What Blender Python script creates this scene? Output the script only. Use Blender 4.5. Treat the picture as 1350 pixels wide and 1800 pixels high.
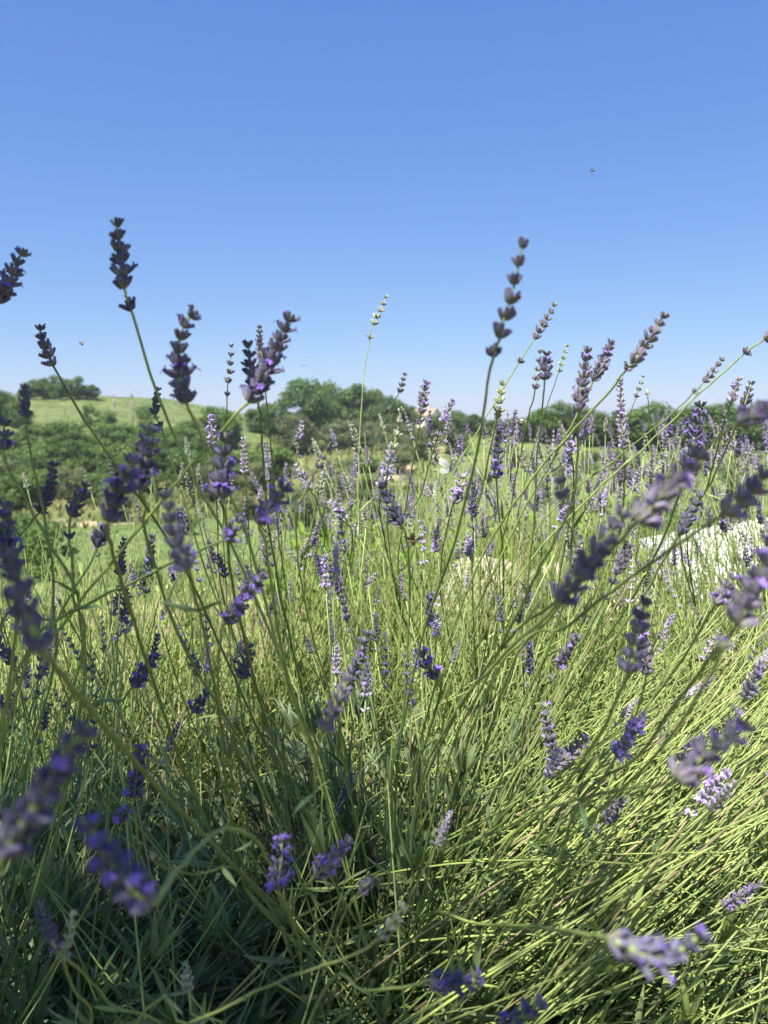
import bpy, math, random
import numpy as np
from mathutils import Vector, Matrix

for o in list(bpy.data.objects):
    bpy.data.objects.remove(o)
scene = bpy.context.scene
C = scene.collection
R = math.radians

# ------------------------------------------------------------------ camera
CAMZ = 0.80
FPX = 1360.0                                # focal length in photo pixels (photo 1350 x 1800)
PITCH = math.atan((900 - 745) / FPX)        # horizon sits at y = 745
cam_d = bpy.data.cameras.new('camera')
cam_d.sensor_fit = 'VERTICAL'
cam_d.sensor_height = 36.0
cam_d.lens = 36.0 * FPX / 1800.0
cam_d.clip_start = 0.02
cam_d.clip_end = 20000
cam_d.dof.use_dof = True
cam_d.dof.focus_distance = 0.80
cam_d.dof.aperture_fstop = 10.0
cam = bpy.data.objects.new('camera', cam_d)
cam.location = (0, 0, CAMZ)
cam.rotation_euler = (math.pi / 2 - PITCH, 0, 0)
C.objects.link(cam)
scene.camera = cam

# ------------------------------------------------------------------ sky and sun
S = Vector((-0.20, -0.46, 0.865)).normalized()      # direction towards the sun
world = bpy.data.worlds.new('World')
scene.world = world
world.use_nodes = True
wn = world.node_tree
bg = wn.nodes['Background']
sky = wn.nodes.new('ShaderNodeTexSky')
sky.sky_type = 'NISHITA'
sky.sun_disc = False
sky.sun_elevation = math.asin(S.z)
sky.sun_rotation = math.atan2(S.x, S.y)
sky.altitude = 0
sky.air_density = 1.0
sky.dust_density = 0.3
sky.ozone_density = 8.0
EXPO = 1.35
SKY_STRENGTH = 0.12
# the camera's colour response to the sky: one power and gain per channel, the same everywhere
sepc = wn.nodes.new('ShaderNodeSeparateColor')
comb = wn.nodes.new('ShaderNodeCombineColor')
wn.links.new(sky.outputs[0], sepc.inputs[0])
for ch, (gam, gain) in enumerate(((.886, .1553), (.746, .1946), (.437, .4207))):
    pw = wn.nodes.new('ShaderNodeMath'); pw.operation = 'POWER'; pw.inputs[1].default_value = gam
    ml = wn.nodes.new('ShaderNodeMath'); ml.operation = 'MULTIPLY'; ml.inputs[1].default_value = gain / SKY_STRENGTH / 2 ** EXPO
    wn.links.new(sepc.outputs[ch], pw.inputs[0]); wn.links.new(pw.outputs[0], ml.inputs[0]); wn.links.new(ml.outputs[0], comb.inputs[ch])
wn.links.new(comb.outputs[0], bg.inputs[0])
bg.inputs[1].default_value = SKY_STRENGTH
sun_d = bpy.data.lights.new('sun', 'SUN')
sun_d.energy = 5.0
sun_d.angle = R(0.53)
sun_d.color = (1.0, 0.94, 0.84)
sun = bpy.data.objects.new('sun', sun_d)
sun.rotation_euler = S.to_track_quat('Z', 'Y').to_euler()
sun.location = (-2, -4, 9)
C.objects.link(sun)
vs = scene.view_settings
vs.view_transform = 'Standard'
vs.look = 'None'
vs.exposure = EXPO
vs.gamma = 1.0
vs.use_curve_mapping = False
scene.render.engine = 'CYCLES'
cy = scene.cycles
cy.use_denoising = True
cy.max_bounces = 8
cy.diffuse_bounces = 5
cy.glossy_bounces = 2
cy.transmission_bounces = 4
cy.transparent_max_bounces = 6
cy.volume_bounces = 0
cy.sample_clamp_indirect = 6.0
scene.render.film_transparent = False

# ------------------------------------------------------------------ helpers
cp, sp = math.cos(PITCH), math.sin(PITCH)


def at(px, py, d):
    """photo pixel + depth along the lens axis -> world point"""
    a = (px - 675.0) / FPX * d
    b = (900.0 - py) / FPX * d
    return Vector((a, d * cp + b * sp, CAMZ - d * sp + b * cp))


def proj(p):
    x, y, z = p[0], p[1], p[2] - CAMZ
    d = y * cp - z * sp
    b = y * sp + z * cp
    if d < 1e-4:
        return None
    return 675 + FPX * x / d, 900 - FPX * b / d, d


class MB:
    """collects shapes of ONE object; per-vertex colour"""
    def __init__(s):
        s.v, s.f, s.c = [], [], []

    def add(s, vs_, fs, cols):
        o = len(s.v)
        s.v.extend([tuple(q) for q in vs_])
        s.f.extend([tuple(i + o for i in q) for q in fs])
        if len(cols) == 3 and not hasattr(cols[0], '__len__'):
            s.c.extend([tuple(cols)] * len(vs_))
        else:
            s.c.extend([tuple(q) for q in cols])

    def mesh(s, name, mat, smooth=True):
        me = bpy.data.meshes.new(name)
        me.from_pydata(s.v, [], s.f)
        if mat is not None:
            me.materials.append(mat)
        at_ = me.color_attributes.new('Col', 'FLOAT_COLOR', 'POINT')
        arr = np.ones((len(s.v), 4), dtype=np.float32)
        if s.c:
            arr[:, :3] = np.array(s.c, dtype=np.float32)
        at_.data.foreach_set('color', arr.ravel())
        if smooth:
            me.polygons.foreach_set('use_smooth', [True] * len(me.polygons))
        me.update()
        return me

    def build(s, name, mat, parent=None, smooth=True):
        return link(name, s.mesh(name, mat, smooth), parent)


def link(name, me, parent=None, mw=None):
    o = bpy.data.objects.new(name, me)
    C.objects.link(o)
    if parent is not None:
        o.parent = parent
    if mw is not None:
        o.matrix_basis = mw
    return o


def empty(name, loc, label=None, cat=None, group=None, rz=0.0):
    o = bpy.data.objects.new(name, None)
    C.objects.link(o)
    o.location = loc
    o.rotation_euler = (0, 0, rz)
    o.empty_display_size = 0.1
    tag(o, label, cat, group)
    return o


def tag(o, label=None, cat=None, group=None, kind=None):
    if label:
        o['label'] = label
    if cat:
        o['category'] = cat
    if group:
        o['group'] = group
    if kind:
        o['kind'] = kind
    return o


def copy_tree(o, parent=None):
    c = o.copy()
    C.objects.link(c)
    c.parent = parent
    for ch in list(o.children):
        copy_tree(ch, c)
    return c


def tube(mb, pts, rad, sides=5, c0=(.1, .15, .05), c1=None, cap=True, ridge=0.0):
    n = len(pts)
    P = [Vector(p) for p in pts]
    c1 = c1 or c0
    up = None
    vs_, cs, fs = [], [], []
    for i in range(n):
        t = (P[min(i + 1, n - 1)] - P[max(i - 1, 0)])
        t = t.normalized() if t.length > 1e-9 else Vector((0, 0, 1))
        if up is None:
            up = t.orthogonal().normalized()
        else:
            up = (up - t * up.dot(t))
            up = up.normalized() if up.length > 1e-6 else t.orthogonal().normalized()
        w = t.cross(up)
        r = rad[i] if hasattr(rad, '__len__') else rad
        k = i / max(1, n - 1)
        col = tuple(c0[j] * (1 - k) + c1[j] * k for j in range(3))
        for s_ in range(sides):
            a = 2 * math.pi * s_ / sides
            rr_ = r
            r = rr_ * (1 - ridge) if (ridge and s_ % 2) else rr_
            vs_.append(P[i] + up * (math.cos(a) * r) + w * (math.sin(a) * r))
            cs.append(col)
            r = rr_
    for i in range(n - 1):
        for s_ in range(sides):
            a, b = i * sides + s_, i * sides + (s_ + 1) % sides
            fs.append((a, b, b + sides, a + sides))
    if cap:
        fs.append(tuple(range((n - 1) * sides, n * sides)))
        fs.append(tuple(reversed(range(sides))))
    mb.add(vs_, fs, cs)


def catmull(pts, per=5):
    P = [Vector(p) for p in pts]
    P = [P[0] * 2 - P[1]] + P + [P[-1] * 2 - P[-2]]
    out = []
    for i in range(1, len(P) - 2):
        a, b, c, d = P[i - 1], P[i], P[i + 1], P[i + 2]
        for k in range(per):
            t = k / per
            out.append(0.5 * ((2 * b) + (c - a) * t + (2 * a - 5 * b + 4 * c - d) * t * t + (3 * b - a - 3 * c + d) * t ** 3))
    out.append(P[-2])
    return out


def box(mb, c, s, col):
    x, y, z = c
    a, b, h = s[0] / 2, s[1] / 2, s[2] / 2
    v = [(x + i * a, y + j * b, z + k * h) for k in (-1, 1) for j in (-1, 1) for i in (-1, 1)]
    mb.add(v, [(0, 2, 3, 1), (4, 5, 7, 6), (0, 1, 5, 4), (2, 6, 7, 3), (0, 4, 6, 2), (1, 3, 7, 5)], col)


def ellipsoid(mb, c, axes, col, n=8, m=6):
    """axes: three vectors (half axes)"""
    c = Vector(c)
    vs_, fs = [c - axes[2]], []
    for i in range(1, m):
        th = math.pi * i / m
        for j in range(n):
            ph = 2 * math.pi * j / n
            vs_.append(c - axes[2] * math.cos(th) + (axes[0] * math.cos(ph) + axes[1] * math.sin(ph)) * math.sin(th))
    vs_.append(c + axes[2])
    for j in range(n):
        fs.append((0, 1 + (j + 1) % n, 1 + j))
        fs.append((len(vs_) - 1, len(vs_) - 1 - n + j, len(vs_) - 1 - n + (j + 1) % n))
    for i in range(m - 2):
        for j in range(n):
            a, b = 1 + i * n + j, 1 + i * n + (j + 1) % n
            fs.append((a, b, b + n, a + n))
    mb.add(vs_, fs, col)


# ------------------------------------------------------------------ materials
def plant_mat(name, transl=0.3, rough=0.55, vary=0.25, spec=0.3, bump=0.0, bscale=900.0, tint=(1.0, 1.0, 0.6), namp=0.2):
    m = bpy.data.materials.new(name)
    m.use_nodes = True
    t = m.node_tree
    N, L = t.nodes, t.links
    b = N['Principled BSDF']
    out = N['Material Output']
    att = N.new('ShaderNodeAttribute'); att.attribute_name = 'Col'
    oi = N.new('ShaderNodeObjectInfo')
    mp = N.new('ShaderNodeMapRange')
    mp.inputs[3].default_value = 1.0 - vary
    mp.inputs[4].default_value = 1.0 + vary
    L.new(oi.outputs['Random'], mp.inputs[0])
    no = N.new('ShaderNodeTexNoise'); no.inputs['Scale'].default_value = bscale * 0.15
    tc = N.new('ShaderNodeTexCoord'); L.new(tc.outputs['Object'], no.inputs['Vector'])
    mr = N.new('ShaderNodeMapRange'); mr.inputs[1].default_value = 0.3; mr.inputs[2].default_value = 0.7
    mr.inputs[3].default_value = 1 - namp; mr.inputs[4].default_value = 1 + namp
    L.new(no.outputs[0], mr.inputs[0])
    mu = N.new('ShaderNodeMath'); mu.operation = 'MULTIPLY'
    L.new(mp.outputs[0], mu.inputs[0]); L.new(mr.outputs[0], mu.inputs[1])
    sc = N.new('ShaderNodeVectorMath'); sc.operation = 'SCALE'
    L.new(att.outputs['Color'], sc.inputs[0]); L.new(mu.outputs[0], sc.inputs['Scale'])
    L.new(sc.outputs[0], b.inputs['Base Color'])
    b.inputs['Roughness'].default_value = rough
    b.inputs['Specular IOR Level'].default_value = spec
    if bump:
        n2 = N.new('ShaderNodeTexNoise'); n2.inputs['Scale'].default_value = bscale
        L.new(tc.outputs['Object'], n2.inputs['Vector'])
        bp = N.new('ShaderNodeBump'); bp.inputs['Strength'].default_value = bump; bp.inputs['Distance'].default_value = 0.001
        L.new(n2.outputs[0], bp.inputs['Height']); L.new(bp.outputs[0], b.inputs['Normal'])
    if transl > 0:
        tr = N.new('ShaderNodeBsdfTranslucent')
        tm = N.new('ShaderNodeVectorMath'); tm.operation = 'MULTIPLY'
        tm.inputs[1].default_value = tint
        L.new(sc.outputs[0], tm.inputs[0]); L.new(tm.outputs[0], tr.inputs[0])
        mx = N.new('ShaderNodeMixShader'); mx.inputs[0].default_value = transl
        L.new(b.outputs[0], mx.inputs[1]); L.new(tr.outputs[0], mx.inputs[2])
        L.new(mx.outputs[0], out.inputs[0])
    return m


M_STEM = plant_mat('lavender_stem', 0.16, 0.5, 0.18, 0.35, 0.4, 900)
M_LEAF = plant_mat('lavender_leaf', 0.38, 0.5, 0.2, 0.35, 0.3, 700, (1.15, 1.15, 0.5))
M_FLOW = plant_mat('lavender_flower', 0.18, 0.75, 0.12, 0.12, 0.5, 1400, (1, 1, 1.1))
M_TREE = plant_mat('tree_leaf', 0.35, 0.6, 0.16, 0.2, 0, 2.0, (1.1, 1.15, 0.5))
M_SHRUB = plant_mat('shrub_leaf', 0.35, 0.45, 0.1, 0.4, 0, 20.0, (1.2, 1.2, 0.4))
M_GRASS = plant_mat('grass_blade', 0.25, 0.6, 0.1, 0.2, 0, 1.0, (1.1, 1.1, 0.5))
M_BARK = plant_mat('bark', 0.0, 0.9, 0.15, 0.1, 0.6, 30)
M_PLAIN = plant_mat('painted_surface', 0.0, 0.7, 0.03, 0.2, 0.1, 8)
M_INSECT = plant_mat('insect', 0.0, 0.4, 0.05, 0.3, 0.2, 2500)
M_WING = plant_mat('insect_wing', 0.15, 0.4, 0.0, 0.3, 0, 900, (1, 1, 1))
M_CANVAS = plant_mat('white_canvas', 0.2, 0.8, 0.02, 0.1, 0.2, 30, (1, 1, 1), 0.03)


def rock_mat():
    m = bpy.data.materials.new('pale_stone'); m.use_nodes = True
    t = m.node_tree; N, L = t.nodes, t.links
    b = N['Principled BSDF']; b.inputs['Roughness'].default_value = 0.95
    tc = N.new('ShaderNodeTexCoord')
    n = N.new('ShaderNodeTexNoise'); n.inputs['Scale'].default_value = 9; n.inputs['Detail'].default_value = 8
    L.new(tc.outputs['Object'], n.inputs['Vector'])
    r = N.new('ShaderNodeValToRGB')
    r.color_ramp.elements[0].position = 0.35; r.color_ramp.elements[0].color = (.36, .27, .19, 1)
    r.color_ramp.elements[1].position = 0.62; r.color_ramp.elements[1].color = (.62, .55, .44, 1)
    L.new(n.outputs[0], r.inputs[0]); L.new(r.outputs[0], b.inputs['Base Color'])
    bp = N.new('ShaderNodeBump'); bp.inputs['Strength'].default_value = .6; bp.inputs['Distance'].default_value = .02
    L.new(n.outputs[0], bp.inputs['Height']); L.new(bp.outputs[0], b.inputs['Normal'])
    return m


def ground_mat():
    m = bpy.data.materials.new('ground_soil_and_grass'); m.use_nodes = True
    t = m.node_tree; N, L = t.nodes, t.links
    b = N['Principled BSDF']; b.inputs['Roughness'].default_value = 0.95
    b.inputs['Specular IOR Level'].default_value = 0.1
    att = N.new('ShaderNodeAttribute'); att.attribute_name = 'Col'
    tc = N.new('ShaderNodeTexCoord')
    acc = att.outputs['Color']
    for sc_, lo, hi in ((0.35, 0.72, 1.28), (2.2, 0.75, 1.25), (28.0, 0.7, 1.3)):
        n = N.new('ShaderNodeTexNoise'); n.inputs['Scale'].default_value = sc_; n.inputs['Detail'].default_value = 5
        L.new(tc.outputs['Object'], n.inputs['Vector'])
        mr = N.new('ShaderNodeMapRange'); mr.inputs[1].default_value = .3; mr.inputs[2].default_value = .7
        mr.inputs[3].default_value = lo; mr.inputs[4].default_value = hi
        L.new(n.outputs[0], mr.inputs[0])
        s_ = N.new('ShaderNodeVectorMath'); s_.operation = 'SCALE'
        L.new(acc, s_.inputs[0]); L.new(mr.outputs[0], s_.inputs['Scale'])
        acc = s_.outputs[0]
    L.new(acc, b.inputs['Base Color'])
    n = N.new('ShaderNodeTexNoise'); n.inputs['Scale'].default_value = 40; n.inputs['Detail'].default_value = 6
    L.new(tc.outputs['Object'], n.inputs['Vector'])
    bp = N.new('ShaderNodeBump'); bp.inputs['Strength'].default_value = .5; bp.inputs['Distance'].default_value = .02
    L.new(n.outputs[0], bp.inputs['Height']); L.new(bp.outputs[0], b.inputs['Normal'])
    return m


M_ROCK = rock_mat()
M_GROUND = ground_mat()

# ------------------------------------------------------------------ terrain
TX = [-400, 0, 150, 300, 450, 600, 750, 900, 1100, 1350, 1750]
TD = [30, 45, 60, 80, 100, 130, 160, 200, 260, 400, 1000, 4000]
TY = np.array([
    [1015] * 11,
    [955] * 11,
    [912, 912, 910, 905, 895, 885, 882, 880, 880, 880, 880],
    [868, 868, 868, 865, 860, 842, 835, 830, 830, 830, 830],
    [820, 820, 820, 818, 815, 806, 803, 800, 800, 800, 800],
    [755, 755, 755, 758, 766, 775, 773, 770, 772, 772, 772],
    [712, 712, 705, 713, 736, 762, 762, 760, 761, 761, 761],
    [700, 700, 697, 706, 731, 757, 755, 754, 754, 754, 754],
    [716, 716, 716, 722, 738, 752, 751, 751, 751, 751, 751],
    [740, 740, 740, 742, 745, 749, 748, 748, 748, 748, 748],
    [746] * 11,
    [745.6] * 11], dtype=float)
NEAR_D = [0, 3.2, 4.5, 8, 12, 20, 30]
NEAR_Z = [0, 0, -.25, -2.2, -3.4, -4.4, None]


def hash_noise(x, y):
    return (math.sin(x * 1.7 + 1.3 * math.sin(y * 1.1)) + math.sin(y * 2.3 + 1.7 * math.sin(x * .7 + 2)) + .5 * math.sin(x * 5.1 + y * 3.7)) / 2.5


def ground_z(x, y):
    d = math.hypot(x, y)
    if y > 0.26 * abs(x):
        px = 675 + FPX * x / max(y, 1e-6)
        k = 1.0
    else:
        px = 1750 if x > 0 else -400
        k = 0.0
    px = min(1750, max(-400, px))

    def far(dd):
        i = int(np.interp(px, TX, range(11)))
        i = min(i, 9)
        u = (px - TX[i]) / (TX[i + 1] - TX[i])
        ld = math.log(max(dd, 30))
        LD = [math.log(q) for q in TD]
        a = np.interp(ld, LD, TY[:, i]); b = np.interp(ld, LD, TY[:, i + 1])
        yy = a * (1 - u) + b * u
        return CAMZ - dd * (yy - 745) / FPX
    if d <= 30:
        nz = NEAR_Z[:-1] + [far(30)]
        z = float(np.interp(d, NEAR_D, nz))
        if k == 0 or y < 0:
            w = 1.0 if y < -1 else (0.5 if y < 0 else .2)
            z = z * (1 - w) - 0.02 * w * d * .2
    else:
        z = far(d)
        if k == 0:
            w = min(1, max(0, (.26 * abs(x) - y) / (abs(x) * .5 + 1)))
            z = z * (1 - w) + (-.12) * w
    amp = 0.0 if d < 4 else min(.5, (d - 4) * .006)
    z += amp * hash_noise(x * .13, y * .13)
    return z


def lerp3(a, b, k):
    k = min(1, max(0, k))
    return tuple(a[i] * (1 - k) + b[i] * k for i in range(3))


def ground_col(x, y):
    d = math.hypot(x, y)
    n = hash_noise(x * .21 + 3, y * .17)
    n2 = hash_noise(x * .6 + 8, y * .5 + 1)
    soil = (.13, .10, .065)
    grass = (.135, .185, .055)
    dry = (.25, .225, .09)
    sand = (.52, .40, .26)
    if y <= 0:
        return lerp3(soil, grass, (d - 3) / 4)
    px = 675 + FPX * x / max(y, 1e-3)
    c = lerp3(grass, dry, .35 + .5 * n + .2 * n2)
    if d < 4.2:
        c = lerp3(soil, (.24, .19, .12), .5 + .5 * n2)
    if px > 760 and 6 < d < 24:
        c = lerp3((.40, .32, .22), sand, .5 + .5 * n)
    if d > 27 and d < 58 and px < 620:
        c = lerp3((.155, .235, .075), (.20, .25, .085), .5 + .5 * n)
    if 0 < px < 235 and 59.5 + n < d < 63 + 2.5 * n2:
        c = lerp3(sand, grass, .2 + .3 * n2)
    if px < 470 and d > 122:
        c = lerp3((.18, .225, .08), (.14, .17, .06), .4 + .4 * n + .25 * n2)
    if px > 760 and d > 50:
        c = lerp3((.17, .235, .075), (.23, .25, .095), .35 + .45 * n)
    if px > 620:
        w = 770 - (d - 85) * -1.4 - 90
        if 78 < d < 118 and abs(px - (690 + (d - 78) * 2.6)) < 16 + 8 * n2:
            c = lerp3(sand, dry, .25 + .3 * n)
        if 36 < d < 46 and 1030 < px < 1250 and n2 > -.2:
            c = lerp3(sand, grass, .3)
    if d > 500:
        c = (.10, .14, .07)
    if d > 24:
        c = (c[0] * .62, c[1] * .65, c[2] * .64)
    return c


def build_ground():
    az = list(np.arange(-36, 36.01, .22))
    az = [-180 + i * 6 for i in range(24)] + az + [42 + i * 6 for i in range(23)]
    ds = [0.0] + list(np.exp(np.linspace(math.log(.25), math.log(4), 14))) + list(np.exp(np.linspace(math.log(4.3), math.log(30), 34))) \
        + list(np.exp(np.linspace(math.log(31), math.log(270), 96))) + [330, 420, 600, 900, 1500, 2500, 4000]
    mb = MB()
    na = len(az)
    vs_ = [(0, 0, 0)]
    cs = [ground_col(0, 0)]
    for d in ds[1:]:
        for a in az:
            x, y = d * math.sin(R(a)), d * math.cos(R(a))
            vs_.append((x, y, ground_z(x, y)))
            cs.append(ground_col(x, y))
    fs = []
    for j in range(na):
        fs.append((0, 1 + (j + 1) % na, 1 + j))
    for i in range(len(ds) - 2):
        for j in range(na):
            a, b = 1 + i * na + j, 1 + i * na + (j + 1) % na
            fs.append((a, b, b + na, a + na))
    mb.add(vs_, fs, cs)
    o = mb.build('ground', M_GROUND)
    tag(o, kind='structure')
    return o


build_ground()


def spot(px, ybase, dmin=26, dmax=280):
    """where the line of sight at (px, ybase) first meets the ground: returns x, y, z, depth"""
    t = (px - 675) / FPX
    best = None
    d = dmin
    while d < dmax:
        y = d / math.sqrt(1 + t * t); x = y * t
        z = ground_z(x, y)
        yy = proj((x, y, z))[1]
        if best is None or abs(yy - ybase) < best[0]:
            best = (abs(yy - ybase), x, y, z)
        if yy <= ybase:
            break
        d *= 1.01
    return best[1], best[2], best[3], proj(best[1:])[2]


# ------------------------------------------------------------------ trees
def leaf_quads(mb, centers, normals, size, cols, rng, asp=0.6):
    for c, n, col in zip(centers, normals, cols):
        n = Vector(n)
        n = n.normalized() if n.length > 1e-6 else Vector((0, 0, 1))
        t = n.orthogonal().normalized()
        a = rng.random() * 6.283
        t = (Matrix.Rotation(a, 3, n) @ t)
        w = n.cross(t)
        s_ = size * rng.uniform(.6, 1.35)
        c = Vector(c)
        t = t * s_; w = w * s_ * asp
        lift = n * s_ * .25
        mb.add([c - t, c - w + lift, c + t, c + w + lift], [(0, 1, 2, 3)], col)


def tree_proto(name, seed, kind):
    """unit tree: height about 1, crown width about 1"""
    rng = random.Random(seed)
    root = bpy.data.objects.new(name, None)
    C.objects.link(root)
    tb = MB()
    bark = (.10, .08, .06)
    base_h = {'oak': .30, 'olive': .16, 'shrub': .05}[kind]
    pts = [(0, 0, -.06), (.01, 0, base_h * .6), (rng.uniform(-.03, .03), rng.uniform(-.03, .03), base_h + .15), (rng.uniform(-.05, .05), 0, .62)]
    r0 = .035 if kind != 'shrub' else .02
    tube(tb, catmull(pts, 3), list(np.linspace(r0, r0 * .3, 10)), 7, bark)
    blobs = []
    nb = {'oak': 34, 'olive': 26, 'shrub': 20}[kind]
    for i in range(nb):
        if kind == 'oak':
            th = rng.random() * 6.283; z = rng.uniform(.16, .88)
            rr = .38 * math.sqrt(max(.05, 1 - ((z - .45) / .52) ** 2)) * math.sqrt(rng.random())
            br = rng.uniform(.12, .21)
        elif kind == 'olive':
            th = rng.random() * 6.283; z = rng.uniform(.14, .80)
            rr = .38 * math.sqrt(max(.1, 1 - ((z - .45) / .5) ** 2)) * math.sqrt(rng.random())
            br = rng.uniform(.13, .2)
        else:
            th = rng.random() * 6.283; z = rng.uniform(.08, .78)
            rr = .40 * math.sqrt(max(.1, 1 - (z / .95) ** 2)) * math.sqrt(rng.random())
            br = rng.uniform(.13, .21)
        blobs.append((Vector((rr * math.cos(th), rr * math.sin(th), z)), br, rng.uniform(.78, 1.2), rng.uniform(-.5, .5)))
    for b, br, _, _ in blobs[:7]:
        s0 = Vector((0, 0, min(b.z * .6, base_h + .1)))
        mid = (s0 + b) / 2 + Vector((rng.uniform(-.04, .04), rng.uniform(-.04, .04), -.02))
        tube(tb, catmull([s0, mid, b], 3), list(np.linspace(r0 * .5, r0 * .12, 7)), 5, bark)
    tb.build('trunk', M_BARK, root)
    cb = MB()
    base = {'oak': (.098, .158, .042), 'olive': (.165, .20, .105), 'shrub': (.11, .175, .05)}[kind]
    size = {'oak': .026, 'olive': .021, 'shrub': .028}[kind]
    nl = {'oak': 210, 'olive': 240, 'shrub': 210}[kind]
    for b, br, sh, hue in blobs:
        cs_, ns_, co_ = [], [], []
        for k in range(nl):
            v = Vector((rng.gauss(0, 1), rng.gauss(0, 1), rng.gauss(0, 1))).normalized()
            r = br * (rng.random() ** .35) * rng.uniform(.8, 1.15)
            v2 = Vector((v.x, v.y, v.z * .8))
            p = b + v2 * r
            if p.z < .015:
                continue
            cs_.append(p)
            ns_.append(v + Vector((rng.gauss(0, .6), rng.gauss(0, .6), rng.gauss(0, .6) + .3)))
            j = sh * rng.uniform(.75, 1.25)
            co_.append((base[0] * j * (1 + .25 * hue), base[1] * j, base[2] * j * (1 - .2 * hue)))
        leaf_quads(cb, cs_, ns_, size, co_, rng)
    cb.build('crown', M_TREE, root, smooth=False)
    return root


PROTO = {'oak': [tree_proto('oak_tree', 11 + i, 'oak') for i in range(3)],
         'olive': [tree_proto('olive_tree', 31 + i, 'olive') for i in range(3)],
         'shrub': [tree_proto('shrub', 51 + i, 'shrub') for i in range(2)]}
USED = set()
trng = random.Random(5)


def put_tree(kind, px, yb, wpx, hpx, label, group=None, dmin=26):
    x, y, z, d = spot(px, yb, dmin)
    pr = trng.choice(PROTO[kind])
    if pr.name in USED:
        o = copy_tree(pr)
    else:
        o = pr
        USED.add(pr.name)
    k = d / FPX
    o.location = (x, y, z)
    o.rotation_euler = (0, 0, trng.random() * 6.283)
    o.scale = (wpx * k / .92, wpx * k / .92, hpx * k / .97)
    tag(o, label, 'tree' if kind != 'shrub' else 'shrub', group)
    return o


ORD = ['first', 'second', 'third', 'fourth', 'fifth', 'sixth', 'seventh', 'eighth', 'ninth', 'tenth', 'eleventh', 'twelfth']
# hilltop copse and skyline, seen over the meadow
for i, (px, w, h) in enumerate([(55, 34, 34), (82, 42, 40), (112, 46, 44), (140, 44, 40), (166, 30, 27)]):
    put_tree('oak', px, 702, w * 1.1, h * .95, ORD[i] + ' tree from the left in the hilltop copse', 'trees of the hilltop copse')
for (px, yb, w, h), lb in zip([(0, 746, 80, 62), (38, 752, 50, 50)], ['tree cut by the left edge, beside the hilltop meadow', 'small tree beside the left end of the hilltop meadow']):
    put_tree('oak', px, yb, w, h, lb, 'trees beside the hilltop meadow')
put_tree('shrub', 163, 752, 34, 48, 'tall dark shrub standing on the hilltop meadow below the copse')
put_tree('shrub', 188, 754, 48, 36, 'broad dark shrub beside the bare poplar on the meadow')
put_tree('shrub', 262, 750, 44, 42, 'dark shrub on the meadow behind the tall lavender stalks')
put_tree('oak', 388, 790, 80, 74, 'grey-green tree at the lower right end of the meadow')
put_tree('shrub', 335, 775, 60, 40, 'low green shrub on the slope between meadow and wood')
put_tree('oak', 458, 760, 60, 46, 'small dark tree left of the oak grove on the skyline')
# wood that covers the left slope
for yb, n, x0, x1, w, h in [(794, 6, -50, 340, 74, 38), (812, 8, -50, 370, 80, 62), (838, 8, -50, 390, 82, 68), (864, 7, -50, 350, 80, 70), (888, 5, -40, 190, 72, 66)]:
    for i in range(n):
        px = x0 + (x1 - x0) * (i + trng.uniform(.15, .85)) / n
        kind = trng.choice(['oak', 'oak', 'oak', 'olive', 'shrub'])
        put_tree(kind, px, yb + trng.uniform(-14, 14), w * trng.uniform(.9, 1.3), h * trng.uniform(.85, 1.25),
                 'tree in the dense wood that covers the left slope' if kind != 'shrub' else 'leafy shrub between the trees of the left slope wood',
                 'trees of the wood on the left slope')
# oak grove on the skyline
for i, (px, yb, w, h) in enumerate([(492, 768, 70, 66), (542, 764, 84, 92), (592, 762, 80, 86), (636, 764, 84, 84), (684, 764, 66, 64), (712, 764, 46, 48)]):
    put_tree('oak', px, yb, w * 1.15, h * 1.05, ORD[i] + ' dark green oak from the left in the grove on the skyline', 'oaks of the skyline grove')
# olives in front of the grove
for i, (px, yb, w, h) in enumerate([(522, 800, 92, 76), (575, 792, 70, 52), (612, 786, 72, 54), (650, 784, 56, 46), (690, 790, 60, 50), (735, 792, 70, 46)]):
    put_tree('olive', px, yb, w, h, ORD[i] + ' grey-green olive from the left in front of the oak grove', 'olive trees before the oak grove')
put_tree('shrub', 476, 842, 100, 64, 'dark green bushy thicket below the olives')
put_tree('shrub', 420, 852, 96, 66, 'green shrub on the slope right of the wood')
put_tree('olive', 655, 880, 60, 52, 'small olive tree right of the single olive on the slope')
put_tree('olive', 432, 915, 60, 46, 'low olive tree on the bank left of the field edge olives')
put_tree('olive', 850, 868, 56, 44, 'small olive tree at the left end of the right field')
put_tree('shrub', 640, 940, 90, 60, 'green bush on the slope behind the bright green shrub')
put_tree('shrub', 320, 940, 60, 36, 'low round bush on the mown field')
put_tree('shrub', 640, 830, 70, 28, 'low bright shrub on the grass below the oak grove')
put_tree('olive', 592, 878, 78, 78, 'single olive tree standing on the grassy slope below the grove')
put_tree('olive', 500, 930, 74, 80, 'olive tree at the right edge of the mown field')
put_tree('olive', 548, 950, 86, 90, 'nearer olive tree with dark shade beneath by the mown field')
put_tree('olive', 376, 884, 86, 72, 'olive tree on the bank above the mown field')
put_tree('olive', 450, 870, 76, 62, 'small olive tree behind the bank, right of its neighbour')
put_tree('olive', 205, 915, 76, 72, 'olive tree beside the sandy bank at the field edge')
put_tree('shrub', 72, 1018, 110, 110, 'dark shrub growing in the near left part of the field')
put_tree('shrub', 20, 990, 90, 90, 'pale green bush at the far left edge of the field')
put_tree('shrub', 225, 1030, 90, 50, 'low bush at the near edge of the mown field')
put_tree('olive', 700, 832, 66, 56, 'olive tree beside the sandy track')
put_tree('olive', 745, 812, 76, 62, 'broad olive tree left of the round olive by the track')
put_tree('olive', 800, 800, 58, 60, 'round olive tree standing alone at the end of the sandy track')
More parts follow.
